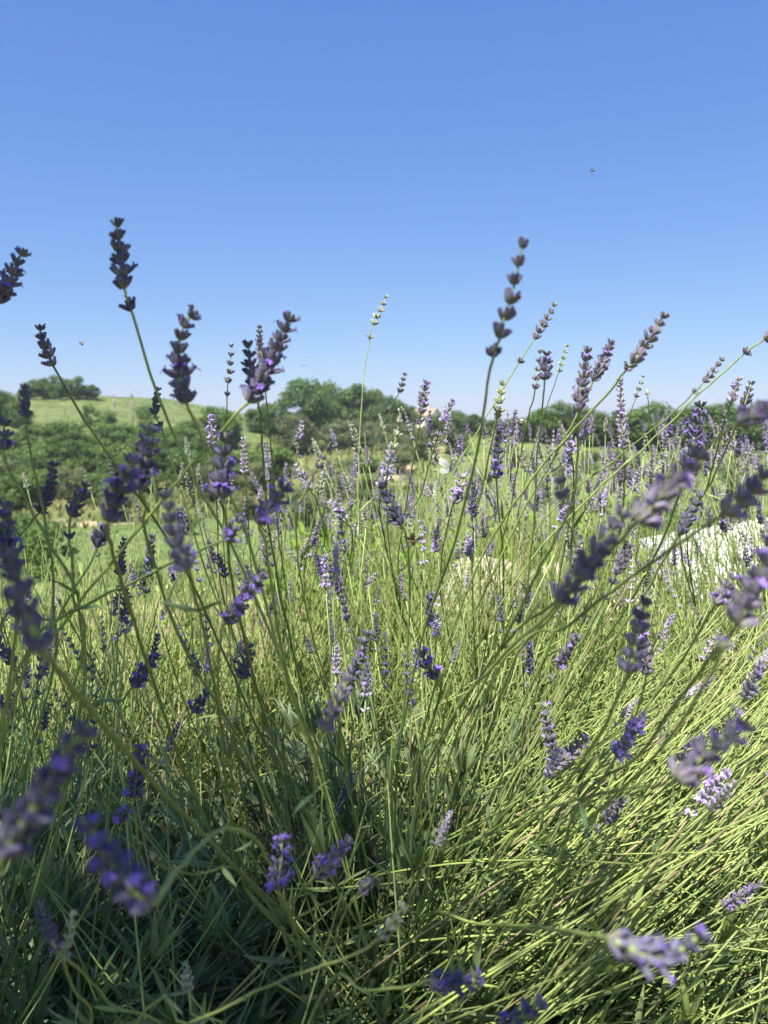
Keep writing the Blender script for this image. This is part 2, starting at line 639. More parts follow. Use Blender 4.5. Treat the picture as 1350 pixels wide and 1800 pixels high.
for i, (px, yb, w, h) in enumerate([(765, 764, 56, 36), (795, 764, 60, 42), (830, 764, 56, 36), (862, 768, 40, 30)]):
    put_tree('oak', px, yb, w, h, ORD[i] + ' tree to the right of the distant farmhouse', 'trees beside the farmhouse')
for i, (px, yb, w, h) in enumerate([(890, 776, 50, 40), (918, 778, 48, 46), (955, 780, 60, 62), (1000, 782, 80, 74), (1046, 784, 72, 66), (1100, 784, 70, 62),
                     (1146, 788, 100, 80), (1198, 786, 72, 70), (1246, 786, 84, 78), (1296, 788, 72, 70), (1342, 788, 80, 80)]):
    put_tree('oak', px, yb, w * 1.25, h, ORD[i] + ' tree from the left in the row beyond the right field', 'tree row beyond the right field')
put_tree('olive', 990, 886, 84, 76, 'round olive tree low in the right field')
put_tree('olive', 1095, 842, 62, 54, 'olive tree by the bare earth patch in the right field')
put_tree('olive', 1190, 850, 62, 60, 'olive tree behind the leaning stalks in the right field')
put_tree('olive', 1302, 868, 84, 82, 'olive tree at the right end of the right field')
put_tree('olive', 905, 822, 44, 40, 'small olive tree in the middle of the right field, left of the others')
put_tree('shrub', 1240, 828, 60, 34, 'low dark bush in the right field between two olives')
put_tree('shrub', 1150, 915, 90, 50, 'dry green bush at the near edge of the right field')
put_tree('olive', 1035, 832, 50, 44, 'small olive tree above the round one in the right field')
put_tree('shrub', 1050, 905, 60, 40, 'low shrub on the bank of the right field')


def poplar(px, yb, hpx, seed, label):
    x, y, z, d = spot(px, yb)
    k = d / FPX
    rng = random.Random(seed)
    root = empty('bare_poplar_tree', (x, y, z), label, 'tree', 'bare poplars on the meadow')
    h = hpx * k
    col = (.30, .27, .24)
    mb = MB()
    tube(mb, [(0, 0, -.3), (.05, 0, h * .5), (0, .05, h)], [.12, .07, .02], 6, col)
    mb.build('trunk', M_BARK, root)
    for i in range(26):
        mb = MB()
        z0 = h * rng.uniform(.12, .8); a = rng.random() * 6.28; l = h * rng.uniform(.12, .26)
        dx, dy = math.cos(a) * l * .22, math.sin(a) * l * .22
        tube(mb, [(0, 0, z0), (dx * .7, dy * .7, z0 + l * .4), (dx, dy, z0 + l)], [.04, .03, .012], 4, col)
        mb.build('branch', M_BARK, root)


poplar(205, 752, 72, 1, 'left of two bare grey poplars on the hilltop meadow')
poplar(236, 750, 66, 2, 'right of two bare grey poplars on the hilltop meadow')


# rough grass and broom on the slopes
def scatter_grass():
    rng = random.Random(9)
    mb = MB()
    n = 0
    while n < 26000:
        px = rng.uniform(-60, 1410)
        d = math.exp(rng.uniform(math.log(26), math.log(190)))
        t = (px - 675) / FPX
        y = d / math.sqrt(1 + t * t); x = y * t
        c = ground_col(x, y)
        if c[0] > c[1]:
            continue
        z = ground_z(x, y)
        field = (d < 58 and px < 620) or (px > 760 and d > 50) or (px < 470 and d > 122)
        h = rng.uniform(.08, .2) if field else rng.uniform(.15, .55)
        h *= (.6 + d / 120)
        w = h * .35
        a = rng.random() * 3.14
        dx, dy = math.cos(a) * w, math.sin(a) * w
        lx, ly = rng.gauss(0, .3) * h, rng.gauss(0, .3) * h
        j = rng.uniform(.8, 1.25)
        col = lerp3(c, (.27, .25, .10), rng.random() * .35)
        col = tuple(q * j for q in col)
        mb.add([(x - dx, y - dy, z - .02), (x + dx, y + dy, z - .02), (x + lx + dx * .3, y + ly, z + h), (x + lx - dx * .6, y + ly, z + h * .8)], [(0, 1, 2, 3)], col)
        n += 1
    o = mb.build('grass', M_GRASS, smooth=False)
    tag(o, 'rough green and straw coloured grass over the fields and slopes', 'grass', kind='stuff')


scatter_grass()


# ------------------------------------------------------------------ farmhouse, pole, canopy, rocks
def farmhouse():
    x, y, z, d = spot(742, 757, 120, 400)
    x, y = (742 - 675) / FPX * 235, 235.0
    z = ground_z(x, y)
    root = empty('farmhouse', (x, y, z), 'distant white farmhouse with terracotta roof between the trees', 'house', rz=-.55)
    wallc, roofc = (.72, .69, .62), (.31, .21, .155)
    W, D_, H = 9.0, 6.0, 3.6
    mb = MB(); box(mb, (0, 0, H / 2), (W, D_, H), wallc)
    mb.add([(-W / 2, -D_ / 2, H), (-W / 2, D_ / 2, H), (-W / 2, 0, H + 1.9), (W / 2, -D_ / 2, H), (W / 2, D_ / 2, H), (W / 2, 0, H + 1.9)], [(0, 2, 1), (3, 4, 5)], wallc)
    mb.build('wall', M_PLAIN, root, False)
    mb = MB()
    for s_ in (-1, 1):
        e = .4
        v = [(-W / 2 - e, s_ * (D_ / 2 + e), H - .2), (W / 2 + e, s_ * (D_ / 2 + e), H - .2), (W / 2 + e, 0, H + 2.0), (-W / 2 - e, 0, H + 2.0)]
        v2 = [(a, b, c + .18) for a, b, c in v]
        mb.add(v + v2, [(0, 1, 2, 3), (7, 6, 5, 4), (0, 4, 5, 1), (2, 6, 7, 3), (0, 3, 7, 4), (1, 5, 6, 2)], roofc)
    rf = mb.build('roof', M_PLAIN, root, False)
    mb = MB(); box(mb, (2.2, .9, H + 2.1), (.7, .7, 1.4), (.5, .36, .28)); mb.build('chimney', M_PLAIN, rf, False)
    for wx in (-2.8, 0, 2.8):
        mb = MB(); box(mb, (wx, -D_ / 2 - .02, 2.0), (.9, .12, 1.3), (.06, .07, .08)); f = mb.build('window', M_PLAIN, root, False)
        mb = MB(); box(mb, (wx, -D_ / 2 - .1, 1.28), (1.2, .2, .12), (.6, .55, .48)); mb.build('sill', M_PLAIN, f, False)
    # annex
    mb = MB(); box(mb, (-6.6, .5, 1.4), (4.0, 4.4, 2.8), wallc); mb.build('annex', M_PLAIN, root, False)
    mb = MB(); v = [(-8.8, -1.9, 2.85), (-4.45, -1.9, 2.85), (-4.45, 2.9, 3.9), (-8.8, 2.9, 3.9)]
    v2 = [(a, b, c + .16) for a, b, c in v]
    mb.add(v + v2, [(3, 2, 1, 0), (4, 5, 6, 7), (0, 1, 5, 4), (2, 3, 7, 6), (3, 0, 4, 7), (1, 2, 6, 5)], roofc)
    mb.build('annex_roof', M_PLAIN, root, False)


farmhouse()


def utility_pole(px, d, hpx, label, rz):
    x, y = (px - 675) / FPX * d, d
    z = ground_z(x, y)
    root = empty('utility_pole', (x, y, z), label, 'pole', 'utility poles across the valley', rz)
    h = hpx * d / FPX
    mb = MB(); tube(mb, [(0, 0, -.4), (0, 0, h)], [.09, .06], 8, (.25, .23, .21)); mb.build('post', M_BARK, root)
    mb = MB(); box(mb, (0, -.12, h - .35), (1.5, .1, .12), (.2, .17, .13)); mb.build('crossarm', M_BARK, root, False)
    for s_ in (-.65, 0, .65):
        mb = MB(); tube(mb, [(s_, -.12, h - .29), (s_, -.12, h - .1)], [.05, .035], 6, (.5, .5, .5)); mb.build('insulator', M_PLAIN, root)
    return Vector((x, y, z + h - .1))


p1 = utility_pole(799, 150, 46, 'wooden utility pole among the trees above the round olive', .2)
p2 = utility_pole(536, 170, 104, 'tall utility pole rising over the left end of the oak grove', .2)
mb = MB()
tube(mb, [p1.lerp(p2, t) - Vector((0, 0, 4 * t * (1 - t) * 1.4)) for t in np.linspace(0, 1, 14)], .015, 4, (.10, .10, .10))
tag(mb.build('power_line', M_PLAIN), 'thin dark wire slung between the two utility poles', 'wire')


def canopy():
    c = at(1392, 984, 10.5)
    root = empty('canopy_tent', (c.x, c.y, ground_z(c.x, c.y)), 'white canvas canopy tent half hidden behind the lavender at the right edge', 'tent', rz=-.12)
    g = root.location.z
    e = c.z - g
    A, pk = 1.68, .62
    col = (.84, .84, .84)
    corners = [(-A, -A), (A, -A), (A, A), (-A, A)]
    for i in range(4):
        a, b = corners[i], corners[(i + 1) % 4]
        mb = MB()
        n = 5
        vs_, fs = [], []
        for r in range(n + 1):
            k = r / n
            for q in range(n + 1):
                u = q / n
                x0, y0 = a[0] * (1 - u) + b[0] * u, a[1] * (1 - u) + b[1] * u
                sag = .05 * math.sin(math.pi * u) * (1 - k)
                vs_.append((x0 * (1 - k), y0 * (1 - k), e + pk * k ** .9 - sag * .6))
        for r in range(n):
            for q in range(n):
                j = r * (n + 1) + q
                fs.append((j, j + 1, j + n + 2, j + n + 1))
        mb.add(vs_, fs, col)
        mb.build('roof_panel', M_CANVAS, root)
        mb = MB()
        vs_, fs = [], []
        for q in range(9):
            u = q / 8
            x0, y0 = (a[0] * (1 - u) + b[0] * u) * 1.012, (a[1] * (1 - u) + b[1] * u) * 1.012
            sag = .05 * math.sin(math.pi * u) * .6
            vs_ += [(x0, y0, e - .022 - sag), (x0 * 1.01, y0 * 1.01, e - .21 - sag - .02 * math.sin(u * 25))]
        for q in range(8):
            fs.append((2 * q, 2 * q + 1, 2 * q + 3, 2 * q + 2))
        mb.add(vs_, fs, col)
        mb.build('valance', M_CANVAS, root)
        mb = MB()
        tube(mb, [(a[0] * 1.006, a[1] * 1.006, e - .01), (b[0] * 1.006, b[1] * 1.006, e - .04)], .012, 5, (.16, .16, .16))
        mb.build('edge_seam', M_PLAIN, root)
    for a in corners:
        mb = MB(); tube(mb, [(a[0] * .97, a[1] * .97, -.05), (a[0] * .97, a[1] * .97, e - .02)], .025, 8, (.55, .56, .58)); mb.build('pole', M_PLAIN, root)


canopy()


def rock(px, py, d, wpx, hpx, seed, label):
    """pale boulder; (px, py) is the middle of its top edge"""
    rng = random.Random(seed)
    w = wpx * d / FPX
    top = at(px, py, d)
    g = ground_z(top.x, top.y)
    h = max(.12, top.z - g)
    n, m = 18, 12
    ph = [rng.uniform(0, 6.28) for _ in range(6)]
    vs_, fs = [], []
    for i in range(m + 1):
        th = math.pi * i / m
        for j in range(n):
            a = 2 * math.pi * j / n
            r = 1 + .14 * math.sin(2 * a + ph[0]) + .12 * math.sin(3 * a + ph[1] + th) + .09 * math.sin(5 * a + 4 * th + ph[2]) + rng.uniform(-.05, .05)
            sx = math.copysign(abs(math.sin(th)) ** .6, 1)
            vs_.append((r * sx * math.cos(a) * w / 2, r * sx * math.sin(a) * w * .36, h * (.42 - .56 * math.cos(math.pi - th) * -1 if False else .42 + .58 * math.cos(th) * (1 + .16 * math.sin(2 * a + ph[3]) + rng.uniform(-.06, .06)))))
    for i in range(m):
        for j in range(n):
            a, b = i * n + j, i * n + (j + 1) % n
            fs.append((a, a + n, b + n, b))
    mb = MB(); mb.add(vs_, fs, (.5, .4, .3))
    o = mb.build('boulder', M_ROCK)
    o.location = (top.x, top.y, g - .02)
    o.rotation_euler = (0, 0, rng.uniform(-.3, .3))
    tag(o, label, 'boulder', 'pale boulders behind the lavender')


rock(850, 985, 2.45, 150, 80, 1, 'pale boulder with a rounded top left of the other boulders')
rock(985, 992, 2.6, 150, 80, 2, 'long reddish topped boulder in the middle of the three')
rock(1115, 1012, 2.5, 100, 80, 3, 'pale boulder beneath the canopy end, right of the others')


# ------------------------------------------------------------------ bright green shrubs behind the lavender
def leafy_shrub(px, pytop, d, wpx, seed, label, col=(.22, .37, .05), nleaf=200, nbig=90):
    rng = random.Random(seed)
    c = at(px, pytop, d)
    g = ground_z(c.x, c.y)
    H = c.z - g
    W = wpx * d / FPX
    root = empty('leafy_shrub', (c.x, c.y, g), label, 'shrub', 'bright green shrubs behind the lavender')
    sb = MB()
    leaves = []
    for i in range(34):
        a = rng.random() * 6.283; rr = math.sqrt(rng.random()) * W / 2
        h = H * rng.uniform(.6, 1.02) * math.sqrt(max(.25, 1 - (rr / (W * .62)) ** 2))
        tip = Vector((rr * math.cos(a), rr * math.sin(a) * .8, h))
        pts = catmull([(tip.x * .25, tip.y * .25, 0), (tip.x * .8, tip.y * .8, h * .5), tip], 4)
        tube(sb, pts, list(np.linspace(.005, .0015, len(pts))), 5, (.12, .12, .05))
        for p in pts[2:]:
            for q in range(7):
                v = Vector((rng.gauss(0, 1), rng.gauss(0, 1), rng.uniform(-.1, 1.2))).normalized()
                leaves.append((p + v * rng.uniform(.002, .02), v, rng.uniform(.026, .05)))
    sb.build('branches', M_STEM, root)
    rng.shuffle(leaves)
    leaves.sort(key=lambda l: -l[0].z + .4 * l[0].y)

    def leaf(mb, p, v, L, c_):
        s_ = v.cross(Vector((rng.gauss(0, 1), rng.gauss(0, 1), .4))).normalized()
        n = v.cross(s_)
        w = L * .24
        pts = [p, p + v * L * .35 - n * L * .02, p + v * L * .75 - n * L * .08, p + v * L - n * L * .2]
        vs_ = [pts[0], pts[1] + s_ * w + n * w * .35, pts[1], pts[1] - s_ * w + n * w * .35,
               pts[2] + s_ * w * .8 + n * w * .3, pts[2], pts[2] - s_ * w * .8 + n * w * .3, pts[3]]
        mb.add(vs_, [(0, 2, 1), (0, 3, 2), (1, 2, 5, 4), (2, 3, 6, 5), (4, 5, 7), (5, 6, 7)], c_)
    for i, (p, v, L) in enumerate(leaves[:nbig]):
        mb = MB(); j = rng.uniform(.8, 1.3)
        leaf(mb, p, v, L, tuple(q * j for q in col)); mb.build('leaf', M_SHRUB, root)
    mb = MB()
    for p, v, L in leaves[nbig:]:
        j = rng.uniform(.65, 1.25)
        leaf(mb, p, v, L, tuple(q * j for q in col))
    o = mb.build('foliage', M_SHRUB, root)
    o['kind'] = 'stuff'


leafy_shrub(585, 885, 2.3, 260, 1, 'bright green leafy shrub behind the middle of the lavender')
leafy_shrub(705, 935, 2.6, 170, 2, 'lower bright green shrub right of the tall one')
leafy_shrub(885, 890, 3.0, 220, 3, 'bright green shrub behind the left boulder')
leafy_shrub(1035, 905, 3.3, 200, 4, 'bright green shrub behind the long boulder')
put_tree('shrub', 1185, 975, 150, 84, 'bright green shrub behind the left end of the white canopy', dmin=18)
put_tree('shrub', 1320, 985, 170, 110, 'bright green shrub behind the white canopy at the right edge', dmin=18)

for L_ in PROTO.values():
    for pr in L_:
        if pr.name not in USED:
            for ch in list(pr.children):
                bpy.data.objects.remove(ch)
            bpy.data.objects.remove(pr)

# ------------------------------------------------------------------ lavender flowers
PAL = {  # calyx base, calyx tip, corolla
    'dusk': ((.20, .21, .17), (.13, .12, .215), (.19, .125, .42)),  # darker set for shaded spikes, shade put into the colours
    'lilac': ((.46, .45, .38), (.40, .35, .48), (.36, .26, .62)),  # paler set for sunlit spikes, sun put into the colours
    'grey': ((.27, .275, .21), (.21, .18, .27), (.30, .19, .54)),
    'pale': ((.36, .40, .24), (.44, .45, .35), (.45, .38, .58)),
}


def frame_of(v):
    v = v.normalized()
    a = v.orthogonal().normalized()
    return a, v.cross(a), v


def calyx(mb, p, v, L, r, c0, c1, sides=6):
    a, b, v = frame_of(v)
    prof = [(0, .35), (.2, .85), (.5, 1.0), (.8, .9), (1.0, .72)]
    vs_, cs, fs = [], [], []
    for i, (t, k) in enumerate(prof):
        for s_ in range(sides):
            th = 6.2832 * s_ / sides
            tt = t + (.12 if (i == 4 and s_ % 2 == 0) else 0)
            rib = 1.0 + (.12 if s_ % 2 == 0 else -.06)
            vs_.append(p + v * (L * tt) + (a * math.cos(th) + b * math.sin(th)) * (r * k * rib))
            cs.append(lerp3(c0, c1, t * 1.25 - .1))
    for i in range(4):
        for s_ in range(sides):
            q, w = i * sides + s_, i * sides + (s_ + 1) % sides
            fs.append((q, w, w + sides, q + sides))
    vs_.append(p + v * L * .86); cs.append(tuple(q * .5 for q in c1))
    e = len(vs_) - 1
    for s_ in range(sides):
        fs.append((4 * sides + s_, 4 * sides + (s_ + 1) % sides, e))
    mb.add(vs_, fs, cs)


def corolla(mb, p, v, L, col, rng):
    a, b, v = frame_of(v)
    n = 4
    rot = rng.random() * 6.28
    c_in = tuple(q * .55 for q in col)
    vs_, cs, fs = [], [], []
    for i, (t, k) in enumerate([(0, .24), (.5, .30)]):
        for s_ in range(5):
            th = rot + 6.2832 * s_ / 5
            vs_.append(p + v * (L * t) + (a * math.cos(th) + b * math.sin(th)) * (L * k)); cs.append(col)
    for s_ in range(5):
        fs.append((s_, (s_ + 1) % 5, 5 + (s_ + 1) % 5, 5 + s_))
    vs_.append(p + v * L * .4); cs.append(c_in); e = len(vs_) - 1
    for s_ in range(5):
        fs.append((5 + s_, 5 + (s_ + 1) % 5, e))
        th = rot + 6.2832 * (s_ + .5) / 5
        big = 1.25 if s_ < 2 else .9
        d = a * math.cos(th) + b * math.sin(th)
        w = a * -math.sin(th) + b * math.cos(th)
        l1 = p + v * L * (.62 + rng.uniform(-.05, .1)) + d * L * .62 * big
        o = len(vs_)
        vs_ += [l1 + w * L * .24 * big, l1 + d * L * .28 * big + v * L * rng.uniform(-.22, .12), l1 - w * L * .24 * big]
        jc = rng.uniform(.8, 1.3)
        cs += [tuple(q * jc for q in col)] * 3
        fs.append((5 + s_, o + 2, o + 1)); fs.append((5 + s_, o + 1, o)); fs.append((5 + s_, o, 5 + (s_ + 1) % 5))
    mb.add(vs_, fs, cs)


def whorl(mb, origin, axis, W, bloom, pal, rng, n=7, sides=6, fat=1.0):
    """one ring of calyces; W = overall width in metres"""
    c0, c1, cc = PAL[pal]
    a, b, v = frame_of(axis)
    ph = rng.random() * 6.28
    L0 = W * .54
    for i in range(n):
        if rng.random() < .06:
            continue
        th = ph + 6.2832 * (i + rng.uniform(-.25, .25)) / n
        rad = a * math.cos(th) + b * math.sin(th)
        el = rng.uniform(.36, .98)                       # angle away from the axis
        d = (v * math.cos(el) + rad * math.sin(el))
        L = L0 * rng.uniform(.8, 1.12)
        j = rng.uniform(.75, 1.25)
        p = origin + rad * W * .07 + v * rng.uniform(-.27, -.19) * W
        calyx(mb, p, d, L, W * .112 * fat * rng.uniform(.85, 1.15), tuple(q * j for q in c0), tuple(q * j for q in c1), sides)
        if rng.random() < bloom:
            jj = rng.uniform(.75, 1.3)
            corolla(mb, p + d * L * .9, (d + v * .1), W * rng.uniform(.20, .30), tuple(q * jj for q in cc), rng)
    for s_ in (-1, 1):                                    # two papery bracts below the ring
        th = ph + (0 if s_ > 0 else math.pi)
        rad = a * math.cos(th) + b * math.sin(th)
        w = v.cross(rad) * W * .13
        q0 = origin - v * W * .28 + rad * W * .05
        q1 = q0 + (rad * .8 + v * .5) * W * .2
        mb.add([q0, q1 + w, q1 + (rad * .6 + v * .8) * W * .16, q1 - w], [(0, 1, 2, 3)], lerp3(c0, (.20, .15, .09), .6))


WH = {}
wrng = random.Random(77)
W0 = .013
for pal in PAL:
    for bl in (0, 1, 2, 3):
        WH[pal, bl] = []
        for q in range(3):
            mb = MB()
            whorl(mb, Vector((0, 0, 0)), Vector((0, 0, 1)), W0, (0, .10, .28, .58)[bl], pal, wrng, n=wrng.choice((7, 8, 9)))
            WH[pal, bl].append(mb.mesh('flower_whorl', M_FLOW, False))

SPK = {}
SPK_LEN = {}
for pal in PAL:
    for st in ('dense', 'loose'):
        for bl in (0, .12, .4):
            lst = []
            for q in range(3):
                mb = MB()
                n = wrng.choice((6, 7, 8)) if st == 'dense' else wrng.choice((5, 6))
                gap = W0 * (.46 if st == 'dense' else .75)
                z = 0.0
                bend = wrng.uniform(-.12, .12)
                if wrng.random() < .45:
                    whorl(mb, Vector((0, 0, -W0 * 1.3)), Vector((0, 0, 1)), W0 * .8, bl, pal, wrng, 5, 5)
                for k in range(n):
                    t = k / (n - 1)
                    w = W0 * (1.0 - .42 * t ** 1.6) * wrng.uniform(.9, 1.08) * (1 if st == 'dense' else .8)
                    whorl(mb, Vector((bend * z * t, 0, z)), Vector((bend * t, 0, 1)), w, bl, pal, wrng, 7 if st == 'dense' else 5, 5)
                    z += gap * (1 - .2 * t)
                tube(mb, [(0, 0, -W0 * 1.5), (0, 0, 0), (bend * z * .4, 0, z * .6), (bend * z * .9, 0, z)], [.0007, .0007, .0006, .0004], 4, PAL[pal][0])
                lst.append((mb.mesh('flower_spike', M_FLOW, False), z))
            SPK[pal, st, bl] = lst

LEAFT = []
lrng = random.Random(3)


def lav_leaf(mb, p, v, L, w, droop, rng, col):
    v = v.normalized()
    s_ = v.cross(Vector((rng.gauss(0, .5), rng.gauss(0, .5), 1)))
    s_ = s_.normalized() if s_.length > 1e-5 else v.orthogonal().normalized()
    n = s_.cross(v)
    vs_, cs = [], []
    prof = (.45, 1.0, .95, .65, .12)
    for i, k in enumerate(prof):
        t = i / 4
        c = p + v * (L * t) - n * (droop * L * t * t)
        ww = w * .5 * k
        vs_ += [c + s_ * ww - n * ww * .55, c + n * ww * .15, c - s_ * ww - n * ww * .55]
        j = .85 + .25 * t
        cs += [tuple(q * j for q in col)] * 3
    fs = []
    for i in range(4):
        q = i * 3
        fs += [(q, q + 1, q + 4, q + 3), (q + 1, q + 2, q + 5, q + 4)]
    mb.add(vs_, fs, cs)


for q in range(6):
    mb = MB()
    c = [(.20, .275, .125), (.23, .29, .16), (.185, .265, .11), (.28, .355, .12), (.31, .37, .15), (.26, .345, .11)][q]  # first three greens coloured as if shaded, last three as if sunlit
    lav_leaf(mb, Vector((0, 0, 0)), Vector((1, 0, 0)), 1.0, lrng.uniform(.095, .135), lrng.uniform(-.1, .3), lrng, c)
    LEAFT.append(mb.mesh('leaf', M_LEAF))

STEM_C = ((.17, .25, .07), (.21, .28, .10))


class Plant:
    def __init__(s, base, label, H=.36, Rm=.38, shoots=200, seed=1, nleafobj=0, pal='lilac', leafcol=(.12, .175, .065), lscale=1.0, sunny=0.0):
        s.sunny = sunny  # how much sunlight is mixed into stem and leaf colours
        s.rng = random.Random(seed)
        s.base = Vector((base[0], base[1], ground_z(base[0], base[1])))
        s.root = empty('lavender_plant', s.base, label, 'lavender', 'lavender plants')
        s.H, s.R = H, Rm
        s.pal = pal
        s.count = 0
        rng = s.rng
        sb, lb = MB(), MB()
        leaves = []
        for i in range(shoots):
            a = rng.random() * 6.283
            el = math.acos(1 - rng.random() * .92)            # tilt from the vertical
            k = rng.uniform(.72, 1.08)
            tip = Vector((math.sin(el) * math.cos(a) * Rm, math.sin(el) * math.sin(a) * Rm, math.cos(el) * H)) * k
            tip.z = max(tip.z, .03)
            st = Vector((tip.x * .12, tip.y * .12, 0))
            mid = st.lerp(tip, .5) + Vector((rng.gauss(0, .02), rng.gauss(0, .02), .02 - .03 * math.sin(el)))
            pts = catmull([st, mid, tip], 5)
            tube(sb, pts, list(np.linspace(.0022, .0009, len(pts))), 4, (.13, .11, .07), (.14, .18, .07), cap=False)
            nn = len(pts)
            for t in range(3, nn):
                p = pts[t]
                tg = (pts[min(t + 1, nn - 1)] - pts[t - 1]).normalized()
                A, B, _ = frame_of(tg)
                a0 = rng.random() * 6.28
                for q in range(3 if t < nn - 1 else 5):
                    th = a0 + q * 2.4
                    op = rng.uniform(.35, .95) if t < nn - 1 else rng.uniform(.1, .5)
                    v = tg * math.cos(op) + (A * math.cos(th) + B * math.sin(th)) * math.sin(op)
                    leaves.append((p, v, rng.uniform(.028, .055) * lscale, rng.uniform(.0036, .0056) * lscale, rng.uniform(-.1, .35)))
        s.leafcol = leafcol
        if nleafobj:
            def keyf(l):
                q = proj(s.base + l[0] + l[1] * l[2] * .5)
                if q is None or not (-20 < q[0] < 1370 and 600 < q[1] < 1820):
                    return 1e9
                return (s.base + l[0] - Vector((0, 0, CAMZ))).length
            leaves.sort(key=keyf)
            for p, v, L, w, dr in leaves[:nleafobj]:
                x = v.normalized()
                y = x.cross(Vector((rng.gauss(0, .4), rng.gauss(0, .4), 1))).normalized()
                z = x.cross(y)
                if z.z < 0:
                    z, y = -z, -y
                m = Matrix(((x.x * L, y.x * L, z.x * L, p.x), (x.y * L, y.y * L, z.y * L, p.y), (x.z * L, y.z * L, z.z * L, p.z), (0, 0, 0, 1)))
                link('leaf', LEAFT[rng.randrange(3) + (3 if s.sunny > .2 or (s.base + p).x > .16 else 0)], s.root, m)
            leaves = leaves[nleafobj:]
        for p, v, L, w, dr in leaves:
            j = rng.uniform(.7, 1.25)
            g = rng.random() * .4
            c = lerp3(leafcol, (.24, .28, .18), g)
            if rng.random() < .05:
                c = (.30, .24, .12)
            lav_leaf(lb, p, v, L, w, dr, rng, tuple(q * j for q in c))
        sb.build('shoots', M_STEM, s.root)['kind'] = 'stuff'
        if lb.v:
            lb.build('leaf_mass', M_LEAF, s.root)['kind'] = 'stuff'
        s.extra = MB()

    def stem(s, pts, r=.0010, mb=None, dry=.07):
        own = mb is None
        mb = mb or MB()
        rng = s.rng
        n = len(pts)
        j = rng.uniform(.8, 1.2)
        k0, k1 = STEM_C
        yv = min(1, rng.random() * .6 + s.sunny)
        k0 = lerp3(k0, (.37, .46, .115), yv); k1 = lerp3(k1, (.40, .48, .155), yv)  # sunlight painted in: stems of plants in sun turn yellower and brighter
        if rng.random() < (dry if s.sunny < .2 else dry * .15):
            k0, k1 = (.36, .29, .15), (.40, .33, .19)          # dry stalk
        rad = [r * (1.25 - .55 * i / (n - 1)) for i in range(n)]
        q = [p - s.base for p in pts]
        if own:
            w = [Vector((rng.gauss(0, 1), rng.gauss(0, 1), rng.gauss(0, 1))) * .0003 for _ in q]
            q = [q[0]] + [q[i] + w[i] for i in range(1, n - 1)] + [q[-1]] if n > 3 else q
        tube(mb, q, rad, 8 if own else 4, tuple(v * j for v in k0), tuple(v * j for v in k1), cap=own, ridge=.26 if own else 0)
        # a swollen node with a pair of narrow leaves on the lower half
        for kn in ((rng.uniform(.12, .24), rng.uniform(.30, .42)) if own else (rng.uniform(.2, .5),)):
            i = max(1, min(n - 2, int(kn * n)))
            t = (q[i + 1] - q[i - 1]).normalized()
            A_, B_, _ = frame_of(t)
            th = rng.random() * 6.28
            rr = rad[i]
            if own:
                tube(mb, [q[i] - t * rr * 2, q[i], q[i] + t * rr * 2], [rr * .9, rr * 1.5, rr * .9], 6, tuple(v * j * .9 for v in k0), cap=False)
            for sd in (0, math.pi):
                if rng.random() < .45:
                    continue
                v = t * .85 + (A_ * math.cos(th + sd) + B_ * math.sin(th + sd)) * .5
                L = rng.uniform(.012, .030)
                lav_leaf(mb, q[i], v, L, L * .11, rng.uniform(-.1, .4), rng, tuple(x * j for x in lerp3(k0, s.leafcol, .6)))
        if own:
            return mb.build('flower_stalk', M_STEM, s.root)

    def axis_mat(s, p, t, k, spin):
        q = t.to_track_quat('Z', 'Y').to_matrix().to_4x4()
        return Matrix.Translation(p - s.base) @ q @ Matrix.Rotation(spin, 4, 'Z') @ Matrix.Diagonal((k, k, k, 1))

    def hero(s, axis, d, wpx, path, bloom=1, pal=None, extra=(), n=None, droot=None, root=None, label=None, r=None, rootpt=None):
        """axis: spike pixels tip..base; path: stem pixels below the spike down to the plant"""
        pal = pal or s.pal
        rng = s.rng
        W = wpx * d / FPX
        root = rootpt or (s.base + Vector((rng.uniform(-.06, .06), rng.uniform(-.06, .06), .12)))
        dr = proj(root)
        dr = dr[2] if dr else d
        pix = list(axis) + list(path)
        ln = [0]
        for i in range(1, len(pix)):
            ln.append(ln[-1] + math.dist(pix[i], pix[i - 1]))
        rp = proj(root)
        tot = ln[-1] + (math.dist(pix[-1], rp[:2]) if rp else 400)
        tot = max(tot, 200)
        ls = ln[len(axis) - 1]
        P = []
        for q, l in zip(pix, ln):
            k = max(0, (l - ls)) / max(1, tot - ls)
            P.append(at(q[0], q[1], d * (1 - k) + dr * k))
        ctrl = P + [root]
        pts = catmull(list(reversed(ctrl)), 5)
        st = s.stem(pts, r or max(.0007, min(.00125, W * .085)), dry=0)
        if label:
            st['label'] = label
        ap = catmull(P[:len(axis)], 8) if len(axis) > 2 else [P[0].lerp(P[1], t / 12) for t in range(13)]
        cum = [0]
        for i in range(1, len(ap)):
            cum.append(cum[-1] + (ap[i] - ap[i - 1]).length)
        tl = cum[-1]
        n = n or max(3, int(round(tl / (W * .47))))
        for i in range(n):
            l = tl * ((i + .35) / (n - .25)) if n > 1 else tl * .5
            l = min(l, tl)
            j = max(1, next((q for q in range(len(cum)) if cum[q] >= l - 1e-9), len(cum) - 1))
            p = ap[j - 1].lerp(ap[j], (l - cum[j - 1]) / max(1e-9, cum[j] - cum[j - 1]))
            t = (ap[max(0, j - 1)] - ap[j]).normalized()
            kk = W / W0 * (.68 + .36 * min(1, i / max(1, n * .55))) * rng.uniform(.92, 1.08)
            t = (t + Vector((rng.gauss(0, .08), rng.gauss(0, .08), rng.gauss(0, .08)))).normalized()
            b = min(3, max(0, bloom + rng.choice((-1, 0, 0, 1)))) if bloom > 0 else 0
            link('flower_whorl', rng.choice(WH[pal, b]), st, s.axis_mat(p, t, kk, rng.random() * 6.28))
